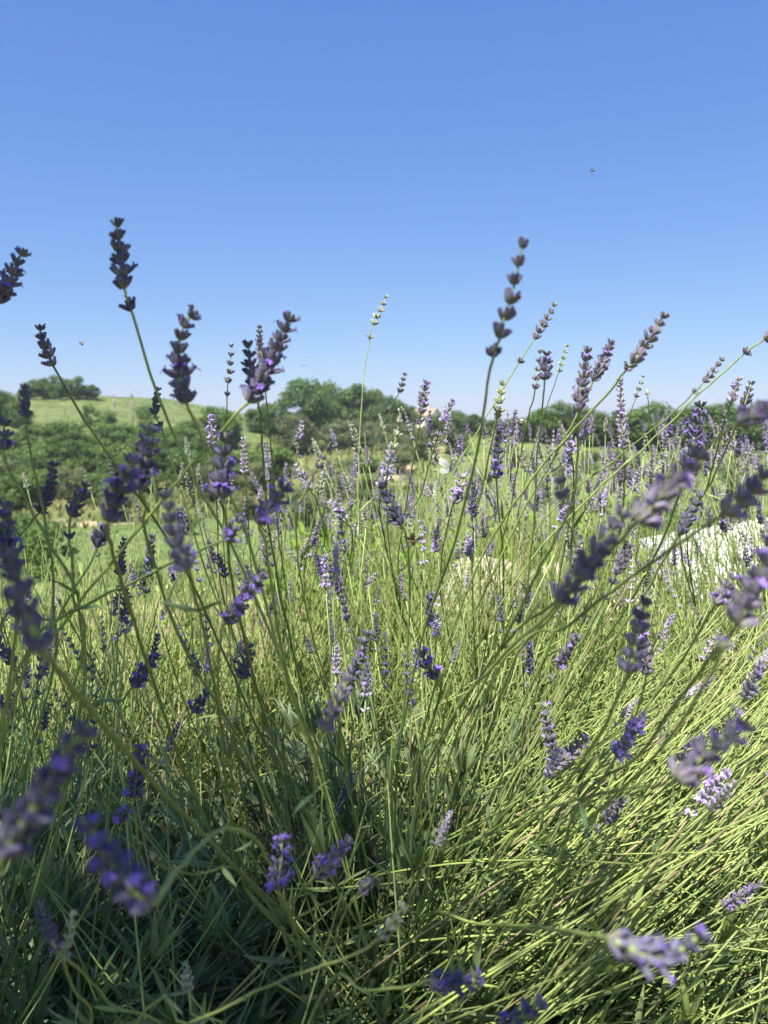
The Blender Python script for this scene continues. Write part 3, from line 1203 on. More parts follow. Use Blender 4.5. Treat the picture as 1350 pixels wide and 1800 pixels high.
        for e in extra:
            q = at(e[0], e[1], d)
            j = min(range(len(pts)), key=lambda i_: (pts[i_] - q).length)
            t = (pts[min(j + 1, len(pts) - 1)] - pts[max(0, j - 1)]).normalized()
            link('flower_whorl', rng.choice(WH[pal, min(1, bloom)]), st, s.axis_mat(pts[j], t, W / W0 * .9, rng.random() * 6.28))
        s.count += 1
        return st

    def wild(s, n, L=(.45, .7), tilt=(0, 55), az=(0, 360), pal=None, loose=.3, bare=0.0, mind=.5, top=690, yr=None, W=(.0095, .0135), spread=.08, z0=.12, xr=(-120, 1470), curve=.55, stuff=False):
        rng = s.rng
        done = tries = 0
        while done < n and tries < n * 25:
            tries += 1
            a = R(rng.uniform(*az)); th = R(rng.uniform(*tilt)); l = rng.uniform(*L)
            p = s.base + Vector((rng.gauss(0, spread), rng.gauss(0, spread), z0 * rng.uniform(.6, 1.2)))
            th1 = th * rng.uniform(curve - .15, curve + .3)
            da = rng.gauss(0, .25)
            pts = [p]
            m = 9
            for i in range(m):
                k = i / (m - 1)
                t_ = th * (1 - k) + th1 * k
                aa = a + da * k
                pts.append(pts[-1] + Vector((math.sin(t_) * math.cos(aa), math.sin(t_) * math.sin(aa), math.cos(t_))) * (l / m))
            pr = [proj(q) for q in pts]
            if any(q is None for q in pr):
                continue
            bad = False
            for q in pr[2:]:
                if q[2] < mind and -120 < q[0] < 1470 and q[1] < 1950:
                    bad = True
            tp = pr[-1]
            spx = W[1] * 4 / tp[2] * FPX
            if bad or tp[1] - (0 if bare >= 1 else spx * .7) < top or not (xr[0] < tp[0] < xr[1]):
                continue
            if yr and not (yr[0] < tp[1] < yr[1]):
                continue
            if min((q - Vector((0, 0, CAMZ))).length for q in pts) < .22:
                continue
            if stuff:
                s.stem(pts, rng.uniform(.0008, .0011), mb=s.extra)
                done += 1
                continue
            st = s.stem(pts, rng.uniform(.0008, .0011))
            if rng.random() >= bare:
                w = rng.uniform(*W)
                pp = pal or s.pal
                if isinstance(pp, (list, tuple)):
                    pp = rng.choice(pp)
                sty = 'loose' if rng.random() < loose else 'dense'
                bl = rng.choice((0, .12, .12, .4)) if pp != 'pale' else 0
                me, z = rng.choice(SPK[pp, sty, bl])
                t = (pts[-1] - pts[-2]).normalized()
                link('flower_spike', me, st, s.axis_mat(pts[-1], t, w / W0, rng.random() * 6.28))
            s.count += 1
            done += 1

    def finish(s):
        if s.extra.v:
            s.extra.build('stem_mass', M_STEM, s.root)['kind'] = 'stuff'


LEAF_SHADE = (.19, .275, .135)  # cooler, dimmer green: shade put into the leaf colour
LEAF_SUN = (.32, .42, .115)  # bright yellowish green: full sun put into the leaf colour
A = Plant((.02, .80), 'large lavender bush in the centre, its left half in shade and tall stalks fanning out', .43, .50, 460, 1, 280, 'dusk', LEAF_SHADE, 1.2)
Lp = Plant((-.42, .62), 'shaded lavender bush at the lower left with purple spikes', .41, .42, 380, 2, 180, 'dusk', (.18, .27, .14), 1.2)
Rp = Plant((.56, .86), 'sunlit lavender bush at the lower right with stems lying over to the right', .38, .44, 380, 3, 110, 'grey', LEAF_SUN, .9, .45)
Np = Plant((-.10, .50), 'low shaded lavender tuft at the bottom of the picture, nearest the lens', .26, .30, 230, 12, 140, 'dusk', LEAF_SHADE, 1.3)
Ns = Plant((.22, .62), 'sunlit lavender tuft right of the centre whose thin stems lie flat to the right', .30, .30, 190, 15, 60, 'grey', LEAF_SUN, .9, .5)
Ip = Plant((-.60, 1.12), 'lavender bush at the left where the shade ends', .40, .40, 220, 13, 0, 'dusk', LEAF_SHADE)
Jp = Plant((.98, 1.15), 'sunlit lavender bush at the right edge behind the leaning stems', .38, .42, 240, 14, 0, ('grey', 'lilac'), LEAF_SUN, 1.0, .35)
B = Plant((.22, 1.30), 'sunlit lavender bush behind the central one, full of upright lilac spikes', .44, .42, 260, 4, 0, ('lilac', 'lilac', 'grey', 'pale'), LEAF_SUN)
Cc = Plant((-.22, 1.38), 'sunlit lavender bush behind the shaded stalks, left of the bright green shrub', .42, .40, 260, 5, 0, ('lilac', 'pale', 'grey'), LEAF_SUN)
D = Plant((.72, 1.42), 'lavender bush in front of the boulders and the white canopy', .42, .42, 250, 6, 0, ('lilac', 'grey', 'grey', 'pale', 'dusk'), LEAF_SUN)
E = Plant((.02, 1.85), 'farther lavender bush in front of the bright green shrub', .43, .38, 190, 7, 0, ('lilac', 'lilac', 'pale'), LEAF_SUN, 1.2)
F = Plant((.46, 1.92), 'farther lavender bush in front of the left boulder', .43, .38, 190, 8, 0, ('lilac', 'lilac', 'grey'), LEAF_SUN, 1.2)
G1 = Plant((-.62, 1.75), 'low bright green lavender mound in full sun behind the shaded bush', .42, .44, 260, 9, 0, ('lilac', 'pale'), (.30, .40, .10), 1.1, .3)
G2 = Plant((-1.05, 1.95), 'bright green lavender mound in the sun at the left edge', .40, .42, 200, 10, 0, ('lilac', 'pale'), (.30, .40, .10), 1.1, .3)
H = Plant((1.12, 1.75), 'lavender bush at the right edge before the white canopy', .40, .40, 180, 11, 0, ('lilac', 'grey'), LEAF_SUN, 1.2)

# ---- stalks the photo shows one by one (spike pixels tip..base, then the stem)
A.hero([(205, 384), (210, 445), (217, 505)], .46, 39, [(233, 552), (275, 690), (345, 850), (420, 985), (520, 1230), (600, 1480)], 1, extra=[(233, 552)], n=6, label='tallest stalk with a dark closed spike and one whorl set apart below it')
Lp.hero([(42, 438), (22, 482), (-2, 530)], .50, 36, [(-25, 590), (-60, 800), (-90, 1100)], 2, label='purple spike cut by the left edge of the picture')
A.hero([(68, 570), (78, 605), (93, 642)], .56, 30, [(150, 740), (235, 860), (330, 1010), (430, 1230), (560, 1480)], 1, label='dark pointed spike on a stem leaning far left')
A.hero([(342, 545), (320, 580), (315, 640), (326, 705)], .43, 42, [(345, 745), (400, 860), (440, 960), (500, 1180), (580, 1430)], 2, n=8, label='thick curved purple spike with its tip bent to the right')
Lp.hero([(512, 552), (490, 600), (468, 650), (440, 705)], .44, 42, [(425, 718), (350, 800), (290, 872), (210, 970), (110, 1100), (0, 1280)], 2, label='thick purple spike leaning right over the crossing stem')
A.hero([(436, 600), (440, 645), (452, 690)], .50, 33, [(460, 760), (468, 880), (485, 1000), (540, 1250), (600, 1450)], 1)
Cc.hero([(456, 572), (457, 610), (462, 640)], .95, 17, [(474, 760), (490, 950), (500, 1100)], 0, 'grey')
Cc.hero([(407, 602), (404, 650), (400, 675)], .95, 16, [(398, 740), (392, 900), (400, 1080)], 0, 'dusk', n=5, extra=[(400, 706)])
Lp.hero([(42, 677), (44, 705), (47, 732)], .50, 26, [(52, 790), (75, 900), (95, 1060), (60, 1300)], 0)
Lp.hero([(10, 735), (5, 790)], .46, 34, [(30, 850), (90, 960), (140, 1080), (120, 1350)], 1)
A.hero([(278, 680), (272, 728)], .70, 20, [(290, 770), (330, 900), (380, 1050), (520, 1350)], 0, extra=[(287, 748)])
A.hero([(268, 748), (258, 800), (244, 858)], .38, 40, [(255, 890), (262, 960), (330, 1150), (480, 1420)], 3, label='violet spike in full bloom before the wooded slope')
Np.hero([(236, 800), (215, 850), (190, 915)], .36, 50, [(192, 945), (215, 1030), (270, 1200), (350, 1420)], 2, rootpt=Vector((-.12, .78, .2)))
Lp.hero([(152, 848), (138, 880), (125, 905)], .50, 28, [(122, 940), (130, 1050), (120, 1250)], 1, extra=[(122, 940)])
A.hero([(94, 812), (86, 860), (70, 900)], .55, 26, [(30, 945), (-40, 1010)], 1, rootpt=Vector((-.5, .55, .2)))
A.hero([(396, 760), (392, 815), (388, 872)], .41, 44, [(396, 910), (415, 1060), (470, 1270), (560, 1480)], 2, label='upright deep purple spike left of the leaning one')
A.hero([(506, 850), (480, 880), (455, 918)], .37, 46, [(466, 950), (475, 1010), (510, 1200), (580, 1440)], 2, label='fat purple spike tilted to the right in front of the olives')
Cc.hero([(372, 730), (374, 785)], 1.05, 20, [(382, 900), (400, 1080)], 3, 'lilac')
Cc.hero([(428, 768), (430, 832)], 1.1, 15, [(436, 900), (450, 1060)], 1, 'lilac')
Cc.hero([(466, 776), (472, 825)], 1.15, 14, [(485, 870), (495, 1000)], 1, 'lilac')
Np.hero([(288, 862), (305, 930), (328, 1000)], .29, 44, [(338, 1030), (362, 1130), (405, 1350)], 1, rootpt=Vector((-.12, .78, .2)), label='blurred grey-purple spike near the lens, left of centre')
Lp.hero([(425, 908), (410, 930), (396, 948)], .40, 36, [(330, 975), (220, 1030), (100, 1090), (-20, 1180)], 2)
Np.hero([(465, 1006), (430, 1050), (400, 1092)], .44, 34, [(388, 1120), (385, 1220), (410, 1450)], 2, rootpt=Vector((-.12, .78, .2)))
Lp.hero([(185, 925), (172, 955)], .48, 34, [(160, 985), (100, 1090), (20, 1250)], 2)
Lp.hero([(10, 880), (10, 950), (25, 1000)], .40, 40, [(30, 1080), (10, 1250)], 2)
A.hero([(15, 965), (38, 1055), (72, 1142)], .215, 66, [(115, 1190), (190, 1285), (300, 1408), (420, 1530), (520, 1640)], 1, r=.0013, label='large blurred spike close to the lens at the left edge')
Lp.hero([(152, 1275), (95, 1360), (10, 1500)], .19, 74, [(-20, 1560), (-80, 1680)], 1, r=.0012, label='large out of focus spike slanting across the lower left edge', rootpt=Vector((-.38, .42, .12)))
A.hero([(148, 1440), (190, 1510), (262, 1592)], .215, 66, [(290, 1560), (345, 1492), (395, 1457), (440, 1470), (475, 1520), (540, 1650)], 3, r=.0011, label='violet spike hanging down from a bent stem at the lower left')
A.hero([(498, 1468), (490, 1560)], .42, 38, [(505, 1590), (525, 1650), (560, 1740)], 3)
A.hero([(616, 1472), (590, 1505), (556, 1538)], .44, 34, [(530, 1568), (512, 1610), (540, 1720)], 1, 'grey')
A.hero([(646, 1108), (630, 1160), (602, 1222)], .52, 30, [(595, 1250), (610, 1380), (640, 1500)], 1)
A.hero([(612, 1185), (595, 1230), (570, 1282)], .32, 36, [(560, 1310), (555, 1420), (590, 1560)], 0, 'grey')
A.hero([(738, 1140), (750, 1165), (768, 1192)], .66, 38, [(775, 1215), (750, 1300), (720, 1420)], 2, 'grey', label='short purple spike in sun in the middle of the bush')
A.hero([(958, 1234), (964, 1285), (975, 1340)], .62, 27, [(960, 1370), (880, 1450), (800, 1530)], 1, 'grey')
A.hero([(1032, 1295), (1005, 1322), (972, 1348)], .62, 30, [(950, 1365), (870, 1450), (790, 1540)], 2, 'grey')
A.hero([(1312, 1268), (1250, 1318), (1192, 1366)], .25, 58, [(1165, 1378), (1050, 1396), (900, 1450), (760, 1545)], 3, 'grey', r=.0008, label='blurred spike in sun lying to the right near the lens')
A.hero([(1240, 1636), (1160, 1684), (1075, 1652)], .235, 60, [(1040, 1645), (950, 1630), (840, 1625), (740, 1622)], 2, r=.0011, label='sagging spike near the lens at the lower right')
A.hero([(846, 1716), (800, 1730), (758, 1722)], .40, 40, [(720, 1735), (640, 1742), (560, 1760)], 3, rootpt=Vector((-.12, .55, .15)))
A.hero([(958, 1758), (920, 1785), (884, 1815)], .36, 46, [(860, 1840), (800, 1900)], 2, rootpt=Vector((.1, .55, .12)))
A.hero([(921, 418), (908, 480), (893, 540), (877, 596)], .38, 40, [(858, 660), (845, 760), (800, 950), (740, 1130), (700, 1330), (690, 1500)], 0, n=6, extra=[(858, 660)], label='tall sparse grey spike standing out against the sky right of centre')
A.hero([(680, 518), (668, 545), (656, 572)], .78, 15, [(650, 592), (638, 680), (631, 800), (631, 950), (642, 1150), (670, 1380)], 0, 'pale', n=5, extra=[(651, 588)], label='slender stalk with a pale unopened spike against the sky')
A.hero([(977, 532), (960, 562), (940, 596)], .72, 19, [(915, 634), (840, 758), (770, 880), (715, 1010), (690, 1300)], 0, 'grey', n=6, extra=[(915, 634)])
B.hero([(950, 612), (946, 650), (941, 686)], .85, 17, [(925, 750), (900, 880), (880, 1050)], 0, 'grey', n=5)
A.hero([(962, 616), (958, 666)], .58, 27, [(953, 720), (943, 820), (935, 950), (900, 1180), (800, 1400)], 1)
B.hero([(998, 604), (982, 655)], .95, 12, [(960, 720), (930, 820), (900, 1000)], 0, 'pale', n=5)
A.hero([(1033, 610), (1026, 660), (1018, 722)], .56, 30, [(1016, 780), (1008, 900), (985, 1080), (880, 1320)], 1, 'grey', label='upright grey-purple spike against the sky at right')
A.hero([(1076, 598), (1062, 632), (1044, 668)], .60, 25, [(1020, 720), (970, 810), (880, 980), (780, 1260)], 1, 'grey')
A.hero([(1170, 550), (1145, 590), (1114, 636)], .52, 30, [(1098, 654), (1050, 712), (985, 782), (900, 890), (820, 1040), (740, 1300)], 1, 'grey', extra=[(1098, 654)], label='spike leaning right against the sky on a long diagonal stem')
A.hero([(1271, 628), (1254, 652), (1237, 672)], .68, 17, [(1222, 688), (1180, 728), (1090, 800), (960, 910), (840, 1100), (740, 1380)], 0, 'grey', n=5, extra=[(1222, 689)])
A.hero([(1392, 560), (1362, 585), (1345, 596)], .60, 22, [(1313, 618), (1230, 692), (1130, 790), (1040, 870), (900, 1030), (780, 1280)], 0, 'grey', extra=[(1314, 617)])
B.hero([(1132, 658), (1117, 700)], 1.0, 11, [(1100, 750), (1060, 860), (980, 1050)], 0, 'grey', n=4)
B.hero([(1090, 664), (1092, 720), (1095, 788)], .92, 19, [(1098, 850), (1080, 960), (1000, 1150)], 1, 'lilac')
B.hero([(1137, 684), (1139, 700)], .92, 14, [(1142, 760), (1146, 880), (1120, 1050)], 0, 'grey', n=1)
D.hero([(1300, 662), (1286, 706)], .85, 19, [(1272, 745), (1245, 850), (1210, 990)], 1, 'lilac')
D.hero([(1322, 670), (1305, 722)], .74, 22, [(1285, 770), (1250, 850), (1200, 990)], 0, 'dusk')
A.hero([(1365, 705), (1330, 728), (1300, 742)], .30, 42, [(1262, 770), (1180, 855), (1080, 960), (960, 1095), (830, 1280)], 3, 'grey', r=.0008)
A.hero([(1236, 788), (1185, 850), (1122, 914)], .27, 58, [(1075, 965), (990, 1048), (890, 1130), (790, 1280), (730, 1450)], 2, 'grey', r=.0008, label='big blurred spike in sun leaning right in front of the tree row')
A.hero([(1100, 893), (1050, 965), (984, 1056)], .30, 52, [(965, 1080), (880, 1155), (790, 1270), (730, 1420)], 1, 'dusk', r=.0009, label='dark blurred spike leaning right in front of the boulders')
A.hero([(1352, 826), (1316, 866), (1278, 902)], .28, 56, [(1240, 925), (1130, 1000), (1000, 1100), (880, 1220)], 2, 'grey', r=.0008, rootpt=Vector((.04, .74, .2)))
A.hero([(1362, 946), (1330, 1020), (1298, 1095)], .28, 56, [(1268, 1132), (1200, 1220), (1120, 1330), (1000, 1450)], 1, 'grey', r=.0009, rootpt=Vector((.15, .72, .2)), label='blurred spike in half sun at the right edge below the canopy')
A.hero([(1136, 1050), (1120, 1110), (1108, 1180)], .36, 44, [(1090, 1215), (1050, 1300), (960, 1420), (850, 1540)], 1, 'dusk', label='dark upright spike overlapping a sunlit one at right')
A.hero([(1122, 1068), (1130, 1120), (1135, 1185)], .56, 26, [(1128, 1225), (1085, 1330), (1000, 1450), (880, 1560)], 2, 'grey')
A.hero([(1275, 1128), (1268, 1142)], .22, 46, [(1240, 1200), (1130, 1350), (960, 1500), (800, 1590)], 3, 'grey', n=1, r=.0008)
A.hero([(1292, 1010), (1275, 1035), (1258, 1062)], .47, 30, [(1240, 1090), (1180, 1185), (1070, 1330), (930, 1490)], 2, 'grey')
B.hero([(876, 756), (874, 800), (873, 840)], .82, 22, [(876, 890), (885, 1000), (880, 1150)], 2, 'dusk', label='dark violet spike before the green field')
B.hero([(750, 670), (745, 695), (741, 726)], .90, 20, [(733, 775), (715, 880), (700, 1020), (740, 1150)], 2, 'grey', extra=[(736, 748)])
B.hero([(796, 702), (786, 722), (776, 742)], 1.05, 17, [(768, 772), (742, 865), (718, 1000)], 2, 'lilac', extra=[(768, 773)])
Cc.hero([(713, 654), (702, 690)], 1.0, 15, [(690, 712), (655, 790), (630, 900), (600, 1080)], 0, 'grey', n=4)
B.hero([(706, 714), (700, 750), (690, 792)], .95, 19, [(680, 850), (690, 1000), (740, 1120)], 0, 'pale', n=4)
B.hero([(884, 668), (880, 700), (876, 726)], .80, 22, [(870, 752), (850, 850), (830, 1000)], 0, 'pale', n=4, extra=[(870, 748)])
A.hero([(672, 848), (686, 885), (704, 920)], .56, 30, [(715, 950), (720, 1050), (710, 1250), (690, 1430)], 1, 'dusk', label='dark spike drooping in the middle of the pale ones')
B.hero([(690, 782), (678, 830), (672, 858)], 1.0, 24, [(668, 900), (690, 1010), (730, 1130)], 2, 'lilac')
B.hero([(814, 832), (808, 858), (798, 884)], .92, 26, [(790, 910), (775, 1000), (790, 1120)], 3, 'lilac')
Cc.hero([(531, 740), (525, 772)], 1.2, 14, [(518, 820), (500, 890), (495, 1000)], 1, 'lilac')
Cc.hero([(520, 814), (546, 860)], 1.1, 18, [(560, 890), (570, 960), (540, 1080)], 1, 'lilac')
Cc.hero([(570, 830), (560, 868)], 1.15, 16, [(548, 930), (535, 1000), (525, 1080)], 0, 'pale')
Cc.hero([(580, 878), (608, 916)], 1.1, 20, [(620, 950), (600, 1040), (560, 1100)], 2, 'lilac')
A.hero([(584, 768), (570, 800), (556, 825)], .45, 16, [(545, 850), (520, 930), (545, 1100), (610, 1350)], 0, 'dusk', n=4)
B.hero([(1232, 706), (1225, 750), (1214, 800)], .62, 30, [(1200, 850), (1150, 980), (1060, 1130)], 2, 'dusk', label='plump violet spike behind the blurred one at right')
A.hero([(1232, 866), (1215, 900), (1194, 938)], .54, 28, [(1170, 980), (1110, 1080), (1000, 1240), (860, 1450)], 1, 'dusk')
B.hero([(1000, 765), (1004, 800)], 1.0, 24, [(1008, 850), (990, 980)], 3, 'lilac')
A.hero([(985, 835), (990, 880)], .34, 34, [(1000, 900), (940, 1020), (860, 1180), (770, 1400)], 0, 'grey', n=2)
A.hero([(410, 1235), (410, 1270)], .34, 14, [(408, 1330), (405, 1420), (420, 1530), (500, 1640)], 0, 'pale', n=2)
A.hero([(270, 1495), (272, 1515)], .30, 20, [(300, 1528), (350, 1537), (418, 1530), (500, 1600)], 0, 'pale', n=1)
A.hero([(712, 1590), (690, 1620), (665, 1648)], .34, 26, [(620, 1680), (480, 1730), (330, 1800), (200, 1850)], 0, 'pale', n=4, rootpt=Vector((-.35, .4, .1)))
A.hero([(655, 1545), (635, 1565)], .40, 24, [(610, 1600), (590, 1660), (600, 1760)], 0, 'grey', n=4)
Lp.hero([(130, 1600), (120, 1650), (112, 1690)], .34, 22, [(130, 1740), (150, 1820)], 0, 'pale', n=5)
Lp.hero([(68, 1585), (88, 1640), (100, 1670)], .32, 28, [(135, 1700), (190, 1760), (240, 1850)], 1, 'dusk')
Lp.hero([(325, 1690), (332, 1740)], .45, 20, [(335, 1780), (340, 1860)], 0, 'pale', n=5)
Np.hero([(250, 1310), (235, 1400)], .55, 34, [(238, 1440), (280, 1560)], 2, rootpt=Vector((-.12, .78, .2)))
Lp.hero([(225, 1420), (205, 1445)], .50, 30, [(190, 1480), (150, 1600)], 3)
Lp.hero([(275, 1150), (235, 1205)], .60, 30, [(215, 1230), (130, 1330)], 2)
Np.hero([(440, 1130), (425, 1190)], .62, 28, [(418, 1230), (420, 1350)], 1, rootpt=Vector((-.12, .78, .2)))
Np.hero([(365, 1215), (340, 1250)], .64, 28, [(332, 1280), (345, 1400)], 2, rootpt=Vector((-.12, .78, .2)))

# ---- the rest of the stalks
Lp.wild(24, (.40, .62), (5, 60), (20, 200), loose=.3, mind=.45, top=860, W=(.010, .013))
A.wild(24, (.45, .66), (5, 60), (80, 210), 'dusk', .3, mind=.48, top=840, W=(.010, .013))
A.wild(60, (.45, .68), (25, 80), (-60, 60), ('grey', 'lilac'), .4, .35, mind=.42, top=900, W=(.009, .012), curve=.85)
A.wild(30, (.40, .60), (0, 40), (0, 180), ('grey', 'lilac', 'dusk'), .4, .1, mind=.55, top=820, W=(.009, .012))
Rp.wild(60, (.42, .66), (20, 75), (-50, 80), ('grey', 'lilac'), .4, .3, mind=.42, top=880, W=(.009, .012), curve=.85)
B.wild(160, (.36, .66), (0, 45), (0, 360), None, .3, .04, mind=.75, top=712, W=(.009, .013), spread=.13, z0=.25)
Cc.wild(80, (.32, .56), (0, 45), (0, 360), None, .35, .04, mind=.75, top=800, W=(.009, .012), spread=.13, z0=.25)
D.wild(190, (.40, .70), (0, 50), (-60, 240), None, .3, .04, mind=.75, top=715, W=(.009, .013), spread=.14, z0=.25)
E.wild(90, (.32, .55), (0, 42), (0, 360), None, .3, .04, mind=.75, top=800, W=(.010, .013), spread=.14, z0=.25)
F.wild(150, (.32, .56), (0, 45), (0, 360), None, .3, .04, mind=.75, top=780, W=(.010, .013), spread=.14, z0=.25)
G1.wild(8, (.25, .42), (0, 45), (0, 360), None, .3, mind=.75, top=980, W=(.009, .012), spread=.15, z0=.25)
H.wild(84, (.42, .72), (0, 50), (60, 270), None, .3, .04, mind=.75, top=725, W=(.009, .013), spread=.14, z0=.25)
Ip.wild(10, (.35, .55), (0, 50), (0, 360), None, .3, mind=.6, top=900, W=(.010, .013), spread=.12, z0=.25)
Jp.wild(60, (.35, .58), (10, 60), (-60, 200), None, .35, .1, mind=.6, top=850, W=(.009, .012), spread=.12, z0=.25)
# stems without flowers, too many to tell apart
A.wild(170, (.30, .62), (20, 84), (-75, 50), bare=1, mind=.40, top=960, stuff=True, curve=.9, spread=.12)
A.wild(60, (.30, .55), (5, 65), (60, 215), bare=1, mind=.45, top=1000, stuff=True, spread=.12)
Rp.wild(300, (.30, .60), (25, 84), (-80, 110), bare=1, mind=.42, top=960, stuff=True, curve=.9, spread=.14)
Rp.wild(260, (.35, .62), (55, 88), (-50, 40), bare=1, mind=.36, top=1050, stuff=True, curve=.95, spread=.22, z0=.3)
Ns.wild(260, (.35, .65), (50, 86), (-40, 35), bare=1, mind=.36, top=1050, stuff=True, curve=.92, spread=.12, z0=.28)
Ns.wild(26, (.35, .62), (40, 80), (-40, 40), ('grey', 'lilac', 'pale'), .5, .2, mind=.38, top=1100, W=(.008, .011), spread=.12, z0=.28, curve=.9)
Lp.wild(45, (.30, .55), (5, 70), (0, 240), bare=1, mind=.42, top=1000, stuff=True, spread=.14)
for p_ in (B, Cc, D, E, F, H, Jp, Ip):
    p_.wild(90 if p_ is H else 260, (.25, .54), (0, 50), (0, 360), bare=1, mind=.7, top=900, stuff=True, spread=.16, z0=.2)
PLANTS = (A, Lp, Rp, Np, Ns, Ip, Jp, B, Cc, D, E, F, G1, G2, H)
for p_ in PLANTS:
    p_.finish()


# ------------------------------------------------------------------ insects
def bee(p, head, size, label, flying, dark=(.05, .035, .02), band=(.30, .18, .05), cat='bee'):
    """head: direction the insect faces"""
    root = empty('bee', p, label, cat)
    f = head.normalized()
    s_ = f.cross(Vector((0, 0, 1))).normalized()
    u = s_.cross(f)
    L = size
    mb = MB()
    ellipsoid(mb, f * L * .38, (s_ * L * .13, u * L * .13, f * L * .11), dark)
    ellipsoid(mb, f * L * .14, (s_ * L * .19, u * L * .19, f * L * .2), band)
    ellipsoid(mb, f * L * -.25, (s_ * L * .19, u * L * .18, f * L * .3), dark, 8, 8)
    ellipsoid(mb, f * L * -.18, (s_ * L * .195, u * L * .185, f * L * .06), band)
    ellipsoid(mb, f * L * -.34, (s_ * L * .175, u * L * .165, f * L * .05), band)
    for sd in (-1, 1):
        for k in (-.02, .12, .24):
            tube(mb, [f * L * k, f * L * k + s_ * sd * L * .25 - u * L * .1, f * L * (k - .08) + s_ * sd * L * .33 - u * L * .36], [L * .02, L * .018, L * .01], 4, dark)
        tube(mb, [f * L * .45, f * L * .6 + s_ * sd * L * .1 + u * L * .06], [L * .012, L * .01], 4, dark)
    mb.build('body', M_INSECT, root)
    for sd in (-1, 1):
        mb = MB()
        o = f * L * .12 + u * L * .15 + s_ * sd * L * .08
        w = (s_ * sd * .9 - f * .25 + u * (.55 if flying else .1)).normalized() * L * .75
        c = f * L * .16
        mb.add([o + c * .3, o + w * .5 + c, o + w, o + w * .75 - c * .8, o + w * .25 - c * .6], [(0, 1, 2, 3, 4)], (.12, .12, .12))
        mb.build('wing', M_WING, root)


bee(at(143, 604, .9), Vector((-.5, .2, .3)), .006, 'tiny dark insect flying in the sky above the meadow hill', True, cat='insect')
bee(at(1041, 300, 1.0), Vector((-.8, .3, .1)), .006, 'tiny dark insect flying high in the blue sky at right', True, cat='insect')
bee(at(726, 948, .62), Vector((.1, .3, -1)), .011, 'brown bee clinging to the end of a dark drooping spike', False, (.10, .07, .04), (.32, .2, .07))
bee(at(917, 741, .88), Vector((.2, .3, 1)), .010, 'small black and cream bee on a pale spike left of the crossing stems', False, (.02, .02, .02), (.62, .56, .40))


def butterfly(p):
    root = empty('butterfly', p, 'white butterfly with open wings resting on a lavender stalk', 'butterfly')
    f = Vector((.15, -.25, .95)).normalized()
    s_ = Vector((1, .15, 0)).normalized()
    n = s_.cross(f)
    mb = MB()
    ellipsoid(mb, (0, 0, 0), (s_ * .0012, n * .0012, f * .007), (.12, .11, .09))
    ellipsoid(mb, f * .0085, (s_ * .0013, n * .0013, f * .0015), (.1, .1, .08))
    for sd in (-1, 1):
        tube(mb, [f * .009, f * .014 + s_ * sd * .004], [.0002, .0003], 4, (.1, .1, .08))
    mb.build('body', M_INSECT, root)
    for sd in (-1, 1):
        out = (s_ * sd * .92 + n * -.35).normalized()
        for nm, prof in (('forewing', [(.0, .003), (.006, .009), (.015, .013), (.018, .010), (.015, .003), (.007, -.001)]),
                         ('hindwing', [(.0, .001), (.007, -.0015), (.0125, -.002), (.013, -.008), (.007, -.011), (.002, -.007)])):
            mb = MB()
            off = n * (.0003 if nm == 'forewing' else -.0003)
            top = [out * a + f * b + off for a, b in prof]
            bot = [q + n * .00015 for q in top]
            k = len(prof)
            mb.add(top + bot, [tuple(range(k)), tuple(reversed(range(k, 2 * k)))] + [(i, (i + 1) % k, (i + 1) % k + k, i + k) for i in range(k)], (.82, .82, .74))
            mb.build(nm, M_WING, root, False)


butterfly(at(792, 822, 1.0))


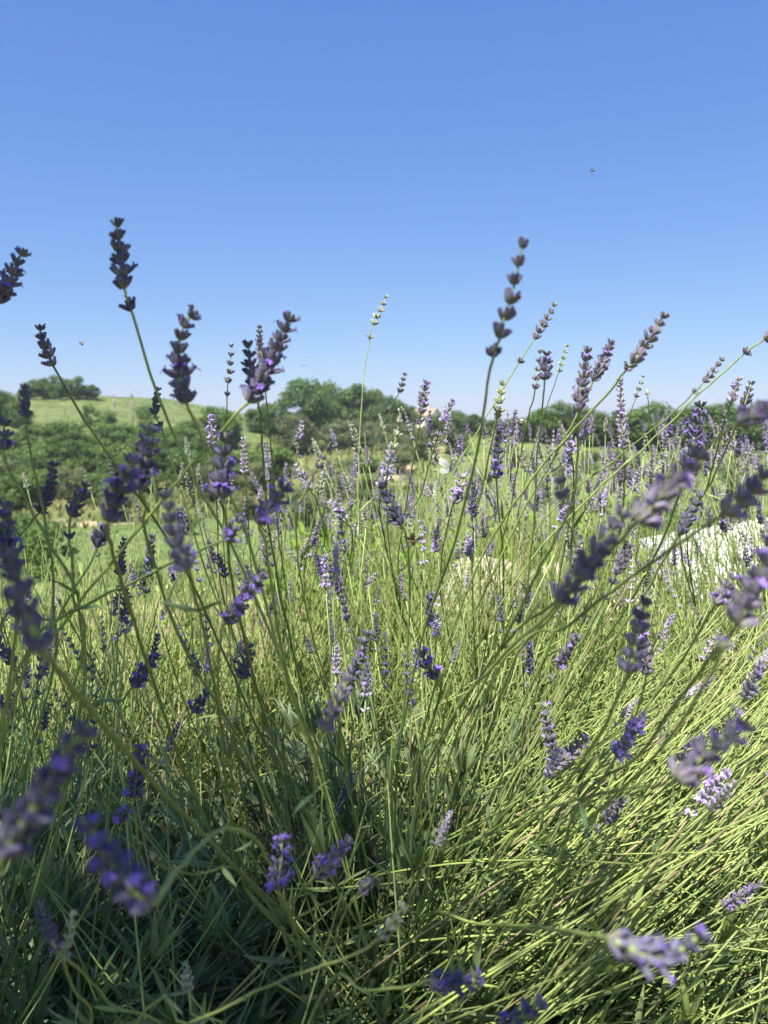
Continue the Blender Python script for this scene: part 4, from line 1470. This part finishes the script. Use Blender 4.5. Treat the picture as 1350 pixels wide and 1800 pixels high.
# ------------------------------------------------------------------ unseen tree, added behind the camera to shade the bush
def shade_tree():
    rng = random.Random(21)
    bx, by = -1.5, -2.3
    root = empty('added_shade_tree', (bx, by, ground_z(bx, by)), 'unseen leafy tree added to shade the left of the lavender', 'tree')
    o = root.location
    cb, tb = MB(), MB()
    n = 0
    clumps = []
    while len(clumps) < 150:
        u = rng.uniform(-2.0, .16); v = rng.uniform(-.9, .92)
        e = .10 * math.sin(u * 7 + 1) + .07 * math.sin(u * 17)
        e2 = .06 * math.sin(v * 9) + .05 * math.sin(v * 19 + 1)
        lim_v = (.80 if u < -.15 else .80 - (u + .15) * 1.1) + e * .5
        if v > lim_v or u > (.13 if v > .38 else -.12) + e2:
            continue
        clumps.append((u, v, rng.uniform(2.15, 3.3)))
    tips = []
    for u, v, z in clumps:
        c = Vector((u, v, .7)) + S * ((z - .7) / S.z)  # crown sheared towards the sun so its shadow takes the wanted outline
        tips.append(c)
        for k in range(64):
            p = c + Vector((rng.gauss(0, .085), rng.gauss(0, .085), rng.gauss(0, .1)))
            nrm = Vector((rng.gauss(0, .7), rng.gauss(0, .7), 1)).normalized()
            leaf_quads(cb, [p - o], [nrm], .03, [tuple(q * rng.uniform(.8, 1.2) for q in (.09, .13, .045))], rng, .45)
    cb.build('crown', M_TREE, root, False)
    top = Vector((-1.35, -1.6, 2.1))
    tube(tb, catmull([(0, 0, -.1), (.05, .2, 1.0), top - o], 5), list(np.linspace(.09, .055, 11)), 8, (.16, .13, .10))
    for c in tips[::3]:
        mid = top.lerp(c, .5) + Vector((0, 0, -.08))
        tube(tb, catmull([top - o, mid - o, c - o], 4), list(np.linspace(.022, .004, 9)), 5, (.16, .13, .10))
    tb.build('trunk', M_BARK, root)


shade_tree()


# ------------------------------------------------------------------ air
def haze():
    m = bpy.data.materials.new('summer_haze'); m.use_nodes = True
    t = m.node_tree
    for n in list(t.nodes):
        if n.type == 'BSDF_PRINCIPLED':
            t.nodes.remove(n)
    pv = t.nodes.new('ShaderNodeVolumePrincipled')
    pv.inputs['Color'].default_value = (.80, .90, 1.0, 1)
    pv.inputs['Density'].default_value = .00035
    pv.inputs['Anisotropy'].default_value = .2
    t.links.new(pv.outputs[0], t.nodes['Material Output'].inputs['Volume'])
    mb = MB()
    box(mb, (0, 0, 2), (9000, 9000, 44), (1, 1, 1))
    o = mb.build('haze', None, smooth=False)
    o.data.materials.append(m)
    tag(o, 'thin pale summer haze over the whole valley', 'haze', kind='stuff')


haze()
